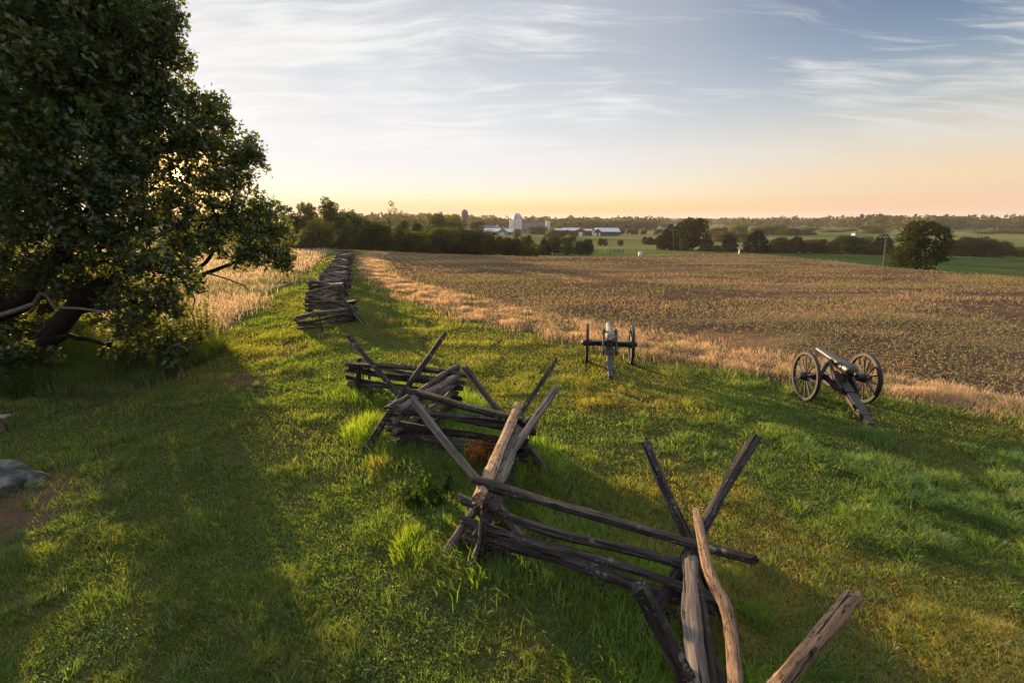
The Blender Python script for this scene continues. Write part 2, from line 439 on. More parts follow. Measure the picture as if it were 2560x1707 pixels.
def mat_green():
    m, t = material('green_crop')
    pos = t.new('ShaderNodeNewGeometry').outputs['Position']
    n1 = t.noise(t.mapping(pos, (0.03, 0.10, 1)), 1.0, 4, 0.6); n2 = t.noise(t.mapping(pos, (0.5, 2.2, 1)), 1.0, 7, 0.7)
    c = t.mix(t.sstep(n2, 0.35, 0.65), (0.018, 0.034, 0.010), (0.045, 0.072, 0.019))
    c = t.mix(t.math('MULTIPLY', t.sstep(n1, 0.55, 0.64), 0.7), c, (0.07, 0.05, 0.03))
    finish(t, principled(t, c, 1.0, 0, n2, 0.7, 0.2, 0.0))
    return m
def mat_road():
    m, t = material('gravel')
    pos = t.new('ShaderNodeNewGeometry').outputs['Position']
    n2 = t.noise(pos, 3, 6, 0.7)
    c = t.mix(t.sstep(n2, 0.3, 0.7), (0.14, 0.12, 0.10), (0.25, 0.22, 0.19))
    finish(t, principled(t, c, 1.0, 0, n2, 0.5, 0.03, 0.0))
    return m

# ------------------------------------------------------------------ terrain and its sheets
def polar_grid(us, ds, offs):
    U, D = np.meshgrid(us, ds)
    X = U * D; Z = terr(X, D) + offs
    return X, D, Z
def grid_mesh(name, X, Y, Z, mat):
    r, c = X.shape
    V = np.stack([X.ravel(), Y.ravel(), Z.ravel()], 1)
    i = (np.arange(r - 1)[:, None] * c + np.arange(c - 1)[None, :]).ravel()
    Fq = np.stack([i, i + 1, i + c + 1, i + c], 1)
    return mesh_np(name, V, Fq, mat, smooth=True)

us = np.concatenate([np.linspace(-4, -1.25, 25)[:-1], np.linspace(-1.25, 1.5, 180), np.linspace(1.5, 4, 25)[1:]])
ds = np.concatenate([np.geomspace(2.0, 9500, 230)])
X, Y, Z = polar_grid(us, ds, 0.0)
# ground continues behind the camera as a plain apron
ap = [-60.0, -20.0, -2.0]
Xa = np.array([[-300 + 600 * k / (len(us) - 1) for k in range(len(us))]] * 0)
rowX = np.stack([np.interp(us, [-4, 4], [-300, 300])] * 3 + [us * 2.0 * 1.0]); 
rowX = np.stack([np.interp(us, [-4, 4], [-120, 120]), np.interp(us, [-4, 4], [-60, 60]), np.interp(us, [-4, 4], [-20, 20])])
rowY = np.stack([np.full(len(us), v) for v in ap]); rowZ = np.zeros_like(rowX)
g = obj('ground', grid_mesh('ground', np.vstack([rowX, X]), np.vstack([rowY, Y]), np.vstack([rowZ, Z]), mat_ground()))
tag(g, kind='structure')

LAWN_R = np.array([(-20.55, 66.8), (-12.5, 41.4), (-7.1, 29.8), (-2.63, 23.2), (0.08, 20.8), (2.83, 18.5), (4.98, 16.4), (9.22, 14.6), (11.4, 12.8), (13.6, 11.1), (20, 5.5), (30, -3)])
FIELD_N = np.array([(-23.3, 76.0), (-13.1, 44.9), (-7.34, 35.4), (-.71, 28.2), (2.64, 23.7), (6.77, 21.2), (10.2, 16.9), (12.8, 14.0), (14.54, 12.0), (21, 6.3), (31, -2.4)])
MEAD = np.array([(-11.5, 12.5), (-12.6, 15.5), (-13.28, 18.2), (-13.84, 20.8), (-14.73, 23.7), (-16.6, 29.8), (-18.45, 35.9), (-22.1, 48.9), (-32.0, 82.8)])
def densify(P, n):
    d = np.r_[0, np.cumsum(np.hypot(*np.diff(P, axis=0).T))]
    s = np.linspace(0, d[-1], n)
    return np.stack([np.interp(s, d, P[:, 0]), np.interp(s, d, P[:, 1])], 1)
def wob(P, amp, sc, seed):
    s = np.arange(len(P)) * sc
    return P + amp * np.stack([vnoise(s, s * 0 + 3, seed) - .5, vnoise(s, s * 0 + 9, seed) - .5], 1)
def strip_between(name, A, B, nrow, off, mat):
    T = np.linspace(0, 1, nrow)[:, None, None]
    P = A[None] * (1 - T) + B[None] * T
    Zs = terr(P[..., 0], P[..., 1]) + off
    return obj(name, grid_mesh(name, P[..., 0], P[..., 1], Zs, mat))
# field: from its near edge out to the crest
fn_u = np.linspace(-0.305, 3.4, 170)
fu = FIELD_N[:, 0] / np.maximum(FIELD_N[:, 1], 2)
def near_edge(u):
    P = densify(FIELD_N[:10], 900); ang = np.arctan2(P[:, 0], P[:, 1])
    return np.interp(np.arctan(u), ang, P[:, 1])
def far_edge(u): return np.interp(u, CREST[:, 0], CREST[:, 1]) + 1.5
A = np.stack([fn_u * near_edge(fn_u), near_edge(fn_u)], 1); fe = np.maximum(far_edge(fn_u), near_edge(fn_u) + .5); B = np.stack([fn_u * fe, fe], 1)
A = wob(A, 0.5, 0.6, 3)
tag(strip_between('crop_field', A, B, 60, 0.02, mat_field()), kind='structure')
# meadow on the left
mw = densify(MEAD, 140); out = np.stack([np.minimum(mw[:, 0] - 10, -1.6 * mw[:, 1] - 12), mw[:, 1]], 1)
tag(strip_between('meadow', wob(mw, 1.6, 0.5, 8) - np.array([.5, 0]), out, 50, 0.016, mat_meadow()), kind='structure')
# green crop beyond the crest on the right
gu = np.linspace(0.40, 2.2, 90); ga = np.interp(gu, CREST[:, 0], CREST[:, 1]) + 17; gb = np.full_like(gu, 132) - 12 * gu
tag(strip_between('green_crop_field', np.stack([gu * ga, ga], 1), np.stack([gu * gb, gb], 1), 50, 0.05, mat_green()), kind='structure')
ru = np.linspace(0.5, 2.2, 80); ra = np.interp(ru, CREST[:, 0], CREST[:, 1]) + 12
tag(strip_between('gravel_road', np.stack([ru * ra, ra], 1), np.stack([ru * (ra + 3.2), ra + 3.2], 1), 5, 0.07, mat_road()), kind='structure')
a0 = np.array([(9.5, 72.0), (15, 78), (22, 82), (30, 84)]); a1 = a0 + np.array([(1.0, 6.0), (0, 4.5), (-1, 4), (0, 3.0)])
tag(strip_between('farm_lane', densify(a0, 40), densify(a1, 40), 6, 0.10, mat_road()), kind='structure')
# grass strip behind the field, under the hedgerow
hu = np.linspace(-.16, .27, 60); ha = np.interp(hu, CREST[:, 0], CREST[:, 1]) + 5.5
tag(strip_between('grass_strip', np.stack([hu * ha, ha], 1), np.stack([hu * (ha + 32), ha + 32], 1), 24, 0.045, mat_green()), kind='structure')
# far hills
hm, ht = material('far_hill'); hp = ht.new('ShaderNodeNewGeometry').outputs['Position']
finish(ht, principled(ht, ht.mix(ht.sstep(ht.noise(hp, 0.004, 6, 0.7), .4, .6), (0.04, 0.055, 0.03), (0.07, 0.075, 0.04)), 1.0, spec=0.0))
hx = np.linspace(-9000, 9500, 160)
top = 12 + 16 * fbm(hx / 1500, hx * 0 + 1, 21, 4) + 13 * ss((hx - 1300) / 2400)
HX = np.stack([hx] * 5); HY = np.stack([np.full_like(hx, v) for v in (5000, 5300, 5600, 6000, 6500)]); HZ = np.stack([-25 + 0 * hx, top * .55 - 8, top, top * .6 - 8, -25 + 0 * hx])
tag(obj('hills', grid_mesh('hills', HX, HY, HZ, hm)), kind='structure')

# ------------------------------------------------------------------ grass
def blades(P, h, wd, lean, col, az=None, seg=2, tipcol=1.15):
    n = len(P)
    if az is None: az = rng.uniform(0, 2 * math.pi, n)
    face = rng.uniform(0, 2 * math.pi, n)
    dx, dy = np.cos(az) * lean * h, np.sin(az) * lean * h
    sx, sy = np.cos(face) * wd / 2, np.sin(face) * wd / 2
    z0 = P[:, 2] - 0.01
    if seg == 1:
        V = np.zeros((n, 3, 3))
        V[:, 0] = np.stack([P[:, 0] - sx, P[:, 1] - sy, z0], 1); V[:, 1] = np.stack([P[:, 0] + sx, P[:, 1] + sy, z0], 1)
        V[:, 2] = np.stack([P[:, 0] + dx, P[:, 1] + dy, z0 + h], 1)
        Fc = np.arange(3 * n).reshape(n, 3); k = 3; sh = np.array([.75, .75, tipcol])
    else:
        V = np.zeros((n, 5, 3))
        mx, my, mz = P[:, 0] + dx * .33, P[:, 1] + dy * .33, z0 + h * .62
        V[:, 0] = np.stack([P[:, 0] - sx, P[:, 1] - sy, z0], 1); V[:, 1] = np.stack([P[:, 0] + sx, P[:, 1] + sy, z0], 1)
        V[:, 2] = np.stack([mx + sx * .8, my + sy * .8, mz], 1); V[:, 3] = np.stack([mx - sx * .8, my - sy * .8, mz], 1)
        V[:, 4] = np.stack([P[:, 0] + dx, P[:, 1] + dy, z0 + h * np.sqrt(np.maximum(.15, 1 - lean ** 2 * .35))], 1)
        b = np.arange(n)[:, None] * 5
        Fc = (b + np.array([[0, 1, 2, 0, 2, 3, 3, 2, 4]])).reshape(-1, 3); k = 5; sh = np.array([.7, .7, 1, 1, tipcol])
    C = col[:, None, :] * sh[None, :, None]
    return V.reshape(-1, 3), Fc, C.reshape(-1, 3)
def join(parts):
    V, Fc, C = [], [], []; n = 0
    for v, f, c in parts: V.append(v); Fc.append(f + n); C.append(c); n += len(v)
    return np.vstack(V), np.vstack(Fc), np.vstack(C)
def lerp(a, b, t): return np.asarray(a)[None] * (1 - t[:, None]) + np.asarray(b)[None] * t[:, None]
def sample_polar(n, u0, u1, d0, d1, power=1.0):
    """density falls as 1/d^power beyond uniform-in-log sampling"""
    d = d0 * (d1 / d0) ** rng.random(n) if power == 1 else (d0 ** (1 - power) + rng.random(n) * (d1 ** (1 - power) - d0 ** (1 - power))) ** (1 / (1 - power))
    u = rng.uniform(u0, u1, n)
    return u * d, d
def edge_x(P, y):
    Q = P[np.argsort(P[:, 1])]; return np.interp(y, Q[:, 1], Q[:, 0])
def left_of(P, x, y): return x < edge_x(P, y)

FENCE = [Vector((-4.88, 13.32, 0)), Vector((-1.65, 11.83, 0)), Vector((-2.55, 9.72, 0)), Vector((0.12, 8.9, 0)), Vector((-0.46, 6.15, 0)), Vector((2.32, 4.85, 0)), Vector((1.7, 2.5, 0))]
def fence_dist(x, y):
    best = np.full(len(x), 99.0)
    for a, b in zip(FENCE[:-1], FENCE[1:]):
        ax, ay, bx, by = a.x, a.y, b.x, b.y
        t = np.clip(((x - ax) * (bx - ax) + (y - ay) * (by - ay)) / ((bx - ax) ** 2 + (by - ay) ** 2), 0, 1)
        best = np.minimum(best, np.hypot(x - ax - t * (bx - ax), y - ay - t * (by - ay)))
    return best
def path_dist(x, y):
    P = np.array([(-8.6, 12.2), (-9.2, 14.5), (-8.8, 17.5), (-9.5, 20.0)])
    best = np.full(len(x), 99.0)
    for (ax, ay), (bx, by) in zip(P[:-1], P[1:]):
        t = np.clip(((x - ax) * (bx - ax) + (y - ay) * (by - ay)) / ((bx - ax) ** 2 + (by - ay) ** 2), 0, 1)
        best = np.minimum(best, np.hypot(x - ax - t * (bx - ax), y - ay - t * (by - ay)))
    return best

G_GREEN, G_BRIGHT, G_OLIVE, G_STRAW, G_BLUE = (0.043, 0.083, 0.020), (0.100, 0.153, 0.032), (0.125, 0.122, 0.030), (0.27, 0.21, 0.085), (0.052, 0.105, 0.040)
def lawn_colour(x, y):
    n = len(x)
    a = fbm(x / 2.2, y / 2.2, 31, 3); b = fbm(x / .7, y / .7, 41, 2)
    c = lerp(G_GREEN, G_BRIGHT, np.clip(a * 1.6 - .3 + rng.normal(0, .2, n), 0, 1))
    # the band of yellower turf right of the fence, greener towards the field
    s = ss((x - 1.2) / 2.0) * ss((16 - y) / 6) 
    ring = ss((fbm(x / 3.5, y / 3.5, 55, 3) - .36) / .22)
    ol = np.clip((0.18 + .66 * s) * ring * (1 - ss((x - 5.0 - 0.12 * y) / 2.5) * .8) + (.30 * ss((y - 8) / 6) + .25 * s) * ring, 0, 1)
    c = c * (1 - ol[:, None]) + ol[:, None] * lerp(G_OLIVE, G_STRAW, np.clip(b * 1.1 - .25 + rng.normal(0, .22, n), 0, 1))
    st = (rng.random(n) < .07)
    c[st] = np.array(G_STRAW)
    return c * rng.uniform(.75, 1.3, n)[:, None]
def lawn():
    parts = []
    for (n, d0, d1, sg) in ((520000, 2.7, 13.0, 2), (330000, 12.0, 34.0, 1), (110000, 32.0, 82.0, 1)):
        x, y = sample_polar(n, -1.62 if sg == 2 else -1.28, 1.62 if sg == 2 else 1.32, d0, d1, 1.5 if sg == 2 else 1.3)
        lx = edge_x(MEAD, y) + .5; rx = edge_x(LAWN_R, y)
        ok = (x < rx + rng.normal(0, .3, n)) & ((x > lx + rng.normal(0, .3, n)) | (y < 13.5))
        pd = path_dist(x, y); ok &= ~((pd < .55) & (rng.random(n) < .75 * (fbm(x * 1.6, y * 1.6, 3, 2) > .45)))
        bare = fbm(x / 1.3, y / 1.3, 77, 3); ok &= ~((bare < .30) & (rng.random(n) < .8))
        rk = np.hypot(x + 9.2, y - 7.3) + (fbm(x * 1.5, y * 1.5, 8, 2) - .5) * 2; ok &= ~((rk < 1.5) & (rng.random(n) < .86))
        x, y = x[ok], y[ok]; n = len(x)
        tall = ss((fbm(x / 1.1, y / 1.1, 61, 3) - .46) / .2)
        right = ss((x - 5.5) / 2) * ss((12.5 - y) / 3)
        fd = fence_dist(x, y)
        h = (0.035 + .06 * rng.random(n) + .11 * tall * rng.uniform(.5, 1.1, n) + .12 * right * tall + .06 * ss((1 - fd) / .6)) * (1 + .010 * y)
        wd = (.0052 + .0045 * rng.random(n)) * np.maximum(1, y / 5.5) ** .95 
        lean = rng.uniform(.2, 1.0, n)
        # the taller clumps lie over in one direction
        az = np.where(rng.random(n) < .3, fbm(x / .35, y / .35, 91, 2) * 14, rng.uniform(0, 6.283, n))
        c = lawn_colour(x, y)
        gb = (right * tall)[:, None]; c = c * (1 - gb * .7) + np.array(G_BLUE)[None] * gb * .7 * rng.uniform(.9, 1.4, n)[:, None]
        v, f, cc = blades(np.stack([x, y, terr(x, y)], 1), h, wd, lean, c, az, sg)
        parts.append((v, f, cc))
    m = 1500; cx, cy = sample_polar(m, -1.5, 1.5, 2.8, 20, 1.4)
    k = (cx < edge_x(LAWN_R, cy) - .3) & ((cx > edge_x(MEAD, cy) + .5) | (cy < 13)) & (rng.random(m) < np.where(cx > 3, .9, .35)); cx, cy = cx[k], cy[k]; m = len(cx)
    q = 34; w_ = np.repeat(np.arange(m), q); n = m * q; sz = rng.uniform(.5, 1.1, m)[w_]
    x = cx[w_] + rng.normal(0, .06, n) * sz; y = cy[w_] + rng.normal(0, .06, n) * sz; az = np.arctan2(y - cy[w_], x - cx[w_]) + rng.normal(0, .5, n)
    tone = rng.random(m)[w_]
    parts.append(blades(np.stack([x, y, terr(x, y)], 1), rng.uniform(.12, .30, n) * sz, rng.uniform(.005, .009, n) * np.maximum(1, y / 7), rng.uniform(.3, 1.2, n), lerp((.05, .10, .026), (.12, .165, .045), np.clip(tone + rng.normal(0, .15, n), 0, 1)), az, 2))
    return join(parts)
V, Fc, C = lawn()
tag(obj('lawn_grass', mesh_np('lawn_grass', V, Fc, M_grass, C)), kind='stuff')

def leaf_quads(P, size, col, up=.5):
    """small four-cornered leaves at P, turned every way"""
    n = len(P)
    a = rng.normal(size=(n, 3)); a /= np.linalg.norm(a, axis=1)[:, None]
    nn = rng.normal(size=(n, 3)); nn[:, 2] += up; b = np.cross(a, nn); b /= np.linalg.norm(b, axis=1)[:, None] + 1e-9
    s = np.asarray(size).reshape(-1, 1) * np.ones((n, 1))
    V = np.stack([P - a * s * .5, P + b * s * .3 + a * s * .05, P + a * s * .55, P - b * s * .3 + a * s * .05], 1)
    Fc = np.arange(4 * n).reshape(n, 4)
    C = np.repeat(col[:, None, :], 4, 1) * np.array([.85, 1, 1.12, 1])[None, :, None]
    return V.reshape(-1, 3), Fc, C.reshape(-1, 3)

def lawn_weeds():
    n = 150000
    x, y = sample_polar(n, -1.6, 1.6, 2.7, 12, 1.6)
    k = rng.random(n) < ss((fbm(x / .9, y / .9, 111, 3) - .44) / .12) * np.where(x < 0, 1, .45); x, y = x[k], y[k]; n = len(x)
    P = np.stack([x, y, terr(x, y) + rng.uniform(.015, .075, n)], 1)
    a_ = leaf_quads(P, rng.uniform(.016, .040, n), lerp((.045, .095, .022), (.11, .16, .05), rng.random(n)), 2.0)
    return a_
def long_grass():
    """uncut grass standing along the near fence, where the mower does not reach"""
    n = 150000
    x = rng.uniform(-6, 4.5, n); y = rng.uniform(2.4, 14.5, n)
    fd = fence_dist(x, y); den = ss((1.35 - fd) / .9) * ss((fbm(x / .7, y / .7, 13, 2) - .36) / .22)
    right = ss((x - edge_x(np.array([(1.7, 2.5), (2.32, 4.85), (.12, 8.9), (-1.65, 11.83)]), y) + 1.2) / .6)
    k = rng.random(n) < den * (.28 + .72 * right); x, y = x[k], y[k]; n = len(x)
    h = rng.uniform(.14, .40, n) * (.55 + .8 * fbm(x / .5, y / .5, 99, 2)); wd = rng.uniform(.006, .011, n)
    c = lerp((0.09, 0.165, 0.025), (0.17, 0.26, 0.045), rng.random(n))
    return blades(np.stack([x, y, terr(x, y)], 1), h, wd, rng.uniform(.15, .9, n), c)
V, Fc, C = lawn_weeds(); tag(obj('lawn_clover', mesh_np('lawn_clover', V, Fc, M_grass, C)), kind='stuff')
V, Fc, C = long_grass()
tag(obj('fence_grass', mesh_np('fence_grass', V, Fc, M_grass, C)), kind='stuff')

def tuft(name, label, centre, rad, n, hmax, ca, cb, mat, group=None, wd=.009):
    sub = rng.uniform(-.62, .62, (7, 2)); sh_ = rng.uniform(.6, 1.0, 7); w_ = rng.integers(0, 7, n)
    x = (sub[w_, 0] + rng.normal(0, .24, n)) * rad[0]; y = (sub[w_, 1] + rng.normal(0, .24, n)) * rad[1]
    a = np.arctan2(y, x); r = np.minimum(np.hypot(x / rad[0], y / rad[1]), 1)
    h = sh_[w_] * hmax * rng.uniform(.55, 1, n) * (1 - .35 * r)
    z = terr(x + centre[0], y + centre[1]) - tz(*centre)
    v, f, c = blades(np.stack([x, y, z], 1), h, rng.uniform(.7, 1.2, n) * wd, rng.uniform(.1, .75, n), lerp(ca, cb, rng.random(n)), np.where(rng.random(n) < .6, a, rng.uniform(0, 6.28, n)))
    o = obj(name, mesh_np(name, v, f, mat, c), None, (centre[0], centre[1], tz(*centre)))
    return tag(o, label, 'grass tuft', group)
p = un(828, 990); tuft('grass_tuft', 'tall yellow green grass tuft left of the black crossed stakes in mid fence', (p.x, p.y), (.55, .85), 760, .60, (0.11, 0.18, 0.02), (0.19, 0.25, 0.03), M_grass)
p = un(945, 1275); tuft('grass_tuft', 'tall yellow green grass tuft beside the slanting stake foot at the near left fence corner', (p.x, p.y), (.34, .62), 520, .46, (0.11, 0.18, 0.02), (0.19, 0.25, 0.03), M_grass)
p = un(868, 1075); tuft('grass_tuft', 'pale seeding grass tuft at the foot of the leaning fence stake', (p.x, p.y), (.3, .3), 220, .42, (0.14, 0.15, 0.04), (0.25, 0.22, 0.09), M_grass)
p = un(1690, 1440); tuft('grass_tuft', 'fresh green grass tuft behind the bare curved log by the nearest stakes', (p.x + .35, p.y + .1), (.3, .35), 330, .42, (0.06, 0.13, 0.02), (0.11, 0.19, 0.03), M_grass)
p = un(1660, 1590 - 25); 
p = un(2240, 1150); tuft('grass_tuft', 'coarse arching green grass tuft in the lawn at the right edge', (p.x, p.y), (.45, .4), 300, .42, (0.05, 0.11, 0.03), (0.09, 0.16, 0.04), M_grass)
p = un(1555, 795); tuft('grass_tuft', 'small spiky green grass tuft in front of the tan verge between the cannons', (p.x, p.y), (.4, .3), 160, .38, (0.07, 0.12, 0.02), (0.11, 0.16, 0.03), M_grass, wd=.02)

def dry_verge():
    n = 120000
    _, y = sample_polar(n, 0, 1, 10.5, 74, 1.25); t = rng.random(n)
    xa, xb = edge_x(LAWN_R, y), edge_x(FIELD_N, y)
    P = np.stack([xa * (1 - t) + xb * t, y], 1) + rng.normal(0, 1, (n, 2)) * (.32 + .006 * y[:, None])
    x, y = P[:, 0], P[:, 1]
    cl = .6 * fbm(x / .9, y / .9, 71, 3) + .2 + .2 * (fbm(x / 4, y / 4, 72, 2) - .5)
    k = rng.random(n) < np.clip(.35 + 1.6 * np.minimum(t, 1 - t) + (cl - .5), .12, 1); x, y, t, cl = x[k], y[k], t[k], cl[k]; n = len(x)
    h = (.13 + .36 * np.clip(cl * 1.8 - .5, 0, 1)) * rng.uniform(.6, 1.15, n)
    wd = .007 * np.maximum(1, y / 9)
    c = lerp((0.36, 0.24, 0.15), (0.55, 0.42, 0.27), rng.random(n))
    gr = (rng.random(n) < .12 + .35 * (fbm(x / 2, y / 2, 5, 2) > .56) + .35 * (t < .15)); c[gr] = lerp((0.07, 0.10, 0.025), (0.12, 0.15, 0.04), rng.random(gr.sum()))
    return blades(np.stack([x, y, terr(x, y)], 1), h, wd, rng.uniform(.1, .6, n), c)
V, Fc, C = dry_verge()
tag(obj('dry_verge_grass', mesh_np('dry_verge_grass', V, Fc, M_dry, C)), kind='stuff')

def meadow_grass():
    n = 120000
    x, y = sample_polar(n, -1.25, -.28, 12.5, 84, 1.25)
    k = x < edge_x(MEAD, y) + rng.normal(0, .5, n) + (fbm(y / 3, y * 0, 7, 2) - .6) * 2.2 ; x, y = x[k], y[k]; n = len(x)
    cl = fbm(x / 3, y / 3, 81, 3)
    ed = edge_x(MEAD, y) - x
    h = rng.uniform(.2, .62, n) * (.5 + .7 * cl)
    wd = .008 * np.maximum(1, y / 9)
    c = lerp((0.36, 0.28, 0.18), (0.55, 0.46, 0.31), rng.random(n))
    gr = rng.random(n) < (.15 + .5 * ss((fbm(x / 4, y / 4, 85, 2) - .5) / .1) + .5 * ss((24 - y) / 6)); c[gr] = lerp((0.08, 0.11, 0.025), (0.15, 0.16, 0.04), rng.random(gr.sum()))
    return blades(np.stack([x, y, terr(x, y)], 1), h, wd, rng.uniform(.1, .6, n), c)
V, Fc, C = meadow_grass()
tag(obj('meadow_grass', mesh_np('meadow_grass', V, Fc, M_dry, C)), kind='stuff')

def crop():
    """rows of seedlings on the near part of the field"""
    ang = math.radians(-38); dx, dy = math.cos(ang), math.sin(ang)   # rows run beside the verge
    out = []
    pts = []
    for (sp, st, d0, d1) in ((.50, .14, 9, 24), (.5, .30, 24, 44), (.8, .7, 44, 76)):
        aa = np.arange(-60, 75, st); bb = np.arange(-10, 90, sp)
        A_, B_ = np.meshgrid(aa, bb)
        x = (A_ * dx - B_ * dy).ravel(); y = (A_ * dy + B_ * dx).ravel()
        x = x + rng.normal(0, st * .25, len(x)); y = y + rng.normal(0, .035, len(y))
        u = x / np.maximum(y, 1)
        k = (y > d0) & (y <= d1) & (u > -.3) & (u < 1.3); x, y = x[k], y[k]; u = u[k]
        k = (y > near_edge(u) + .25) & (y < far_edge(u)) & (rng.random(len(x)) < (.9 - .65 * (fbm(x / 7, y / 4, 15, 2) > .56)) * np.where(y > 44, .6, 1)); x, y = x[k], y[k]
        pts.append((x, y, {9: 1.0, 24: 1.2, 44: 1.4}[d0]))
    for x, y, sc in pts:
        n = len(x); m = 7
        X_ = np.repeat(x, m) + rng.normal(0, .055 * sc, n * m); Y_ = np.repeat(y, m) + rng.normal(0, .055 * sc, n * m)
        Z_ = terr(X_, Y_) + .02 + rng.uniform(.03, .17, n * m)
        tn = ss((Y_ - 24) / 22)[:, None]; c = lerp((0.12, 0.125, 0.065), (0.24, 0.22, 0.13), rng.random(n * m)) * (1 - tn) + tn * lerp((0.15, 0.13, 0.055), (0.27, 0.21, 0.10), rng.random(n * m))
        out.append(leaf_quads(np.stack([X_, Y_, Z_], 1), .078 * sc, c, 1.5))
    V, Fc, C = join(out)
    tag(obj('seedling_rows', mesh_np('seedling_rows', V, Fc, M_crop, C)), kind='stuff')
    # dry weeds in drifts across the field
    n = 160000
    x, y = sample_polar(n, -.3, 1.35, 12, 78, 1.2)
    u = x / y; dr = fbm(x / 9 + .5 * y / 9, y / 3.2, 27, 3)
    k = (y > near_edge(u)) & (y < far_edge(u)) & (rng.random(n) < ss((dr - .485) / .12) * .66 + .015); x, y = x[k], y[k]; n = len(x)
    c = lerp((0.38, 0.23, 0.15), (0.56, 0.39, 0.25), rng.random(n))
    g2 = rng.random(n) < .3; c[g2] = lerp((.10, .11, .035), (.17, .16, .05), rng.random(g2.sum()))
    V, Fc, C = blades(np.stack([x, y, terr(x, y)], 1), rng.uniform(.12, .34, n) * np.clip(1.25 - y / 60, .4, 1), .009 * np.maximum(1, y / 11), rng.uniform(.1, .6, n), c, None, 1)
    tag(obj('field_weeds', mesh_np('field_weeds', V, Fc, M_dry, C)), kind='stuff')
crop()

# ------------------------------------------------------------------ rail fences
def log_mesh(L, r0, r1, seed, mat, bend=0.05, flat=0.5, n=8, seg=18):
    r = random.Random(seed); V = []; Fs = []
    prof = [1 + r.uniform(-flat, flat) * .6 for _ in range(n)]
    edge = r.randrange(n); prof[edge] *= 1.25; prof[(edge + n // 2) % n] *= .78
    ph = r.uniform(0, 6.28); ph2 = r.uniform(0, 6.28); by = r.uniform(-bend, bend); bz = r.uniform(-bend, bend) * .7
    tw = r.uniform(-.5, .5); cut0 = r.uniform(0, .06); cut1 = r.uniform(0, .06)
    for i in range(seg + 1):
        t = i / seg; x = (t - .5) * L
        cy = by * math.sin(t * math.pi) + .25 * bend * math.sin(t * 7 + ph); cz = bz * math.sin(t * math.pi) + .2 * bend * math.sin(t * 9 + ph2)
        rad = (r0 * (1 - t) + r1 * t) * (1 + .07 * math.sin(t * 13 + ph) + r.uniform(-.05, .05))
        for k in range(n):
            a = 2 * math.pi * k / n + tw * t
            q = rad * prof[k] * (1 + r.uniform(-.05, .05))
            ex = (r.uniform(-.045, .045) + (cut0 if i == 0 else cut1) * math.cos(a + ph)) if i in (0, seg) else 0
            V.append((x + ex, cy + q * math.cos(a), cz + q * math.sin(a)))
    for i in range(seg):
        for k in range(n): Fs.append((i * n + k, i * n + (k + 1) % n, (i + 1) * n + (k + 1) % n, (i + 1) * n + k))
    V += [(-.5 * L + .012, 0, 0), (.5 * L - .012, 0, 0)]
    c0, c1 = len(V) - 2, len(V) - 1
    V[c0] = (-.5 * L, sum(V[k][1] for k in range(n)) / n, sum(V[k][2] for k in range(n)) / n)
    V[c1] = (.5 * L, sum(V[seg * n + k][1] for k in range(n)) / n, sum(V[seg * n + k][2] for k in range(n)) / n)
    for k in range(n): Fs.append((k, c0, (k + 1) % n)[::-1]); Fs.append((seg * n + k, seg * n + (k + 1) % n, c1))
    me = bpy.data.meshes.new('log'); me.from_pydata(V, [], Fs); me.update()
    bm = bmesh.new(); bm.from_mesh(me); bmesh.ops.recalc_face_normals(bm, faces=bm.faces); bm.to_mesh(me); bm.free()
    me.polygons.foreach_set('use_smooth', np.ones(len(me.polygons), bool))
    try: me.set_sharp_from_angle(angle=0.5)
    except Exception: pass
    me.materials.append(mat)
    return me
def bent_log(name, pts, rad, seed, mat, parent, n=10):
    r = random.Random(seed); P_ = [Vector(p) for p in pts]; a, b = P_[0], P_[-1]; d = (b - a).normalized()
    q = d.to_track_quat('X', 'Z'); c = (a + b) / 2; inv = q.inverted()
    L = [inv @ (p - c) for p in P_]; out = []; rr = []; m = len(L)
    for i in range(m - 1):
        p0, p1, p2, p3 = L[max(i - 1, 0)], L[i], L[i + 1], L[min(i + 2, m - 1)]
        for k in range(8):
            t = k / 8
            out.append(.5 * ((2 * p1) + (p2 - p0) * t + (2 * p0 - 5 * p1 + 4 * p2 - p3) * t * t + (3 * p1 - p0 - 3 * p2 + p3) * t ** 3)); rr.append((rad[i] * (1 - t) + rad[i + 1] * t) * r.uniform(.96, 1.05))
    out.append(L[-1]); rr.append(rad[-1])
    mb = MB(); mb.tube(out, rr, n); pr = [r.uniform(.85, 1.12) for _ in range(n)]
    for i, v in enumerate(mb.v):
        j = i // n
        if j < len(out): mb.v[i] = tuple(out[j] + (Vector(v) - out[j]) * pr[i % n] * r.uniform(.96, 1.04))
    o = mb.build(name, mat, parent, smooth=.7); o.rotation_mode = 'QUATERNION'; o.rotation_quaternion = q; o.location = c - parent.location
    return o
def place_log(name, a, b, r0, r1, seed, mat, parent, over=(0, 0), bend=.05, roll=None, flat=.55, me=None):
    a, b = Vector(a), Vector(b); d = (b - a); L = d.length; d.normalize()
    a2, b2 = a - d * over[0], b + d * over[1]; L = (b2 - a2).length
    if me is None: me = log_mesh(L, r0, r1, seed, mat, bend, flat)
    o = bpy.data.objects.new(name, me)
    q = d.to_track_quat('X', 'Z'); q = q @ Quaternion((1, 0, 0), roll if roll is not None else random.Random(seed).uniform(0, 6.28))
    o.rotation_mode = 'QUATERNION'; o.rotation_quaternion = q
    o.location = (a2 + b2) / 2 - (parent.location if parent else Vector())
    link(o, parent)
    return o

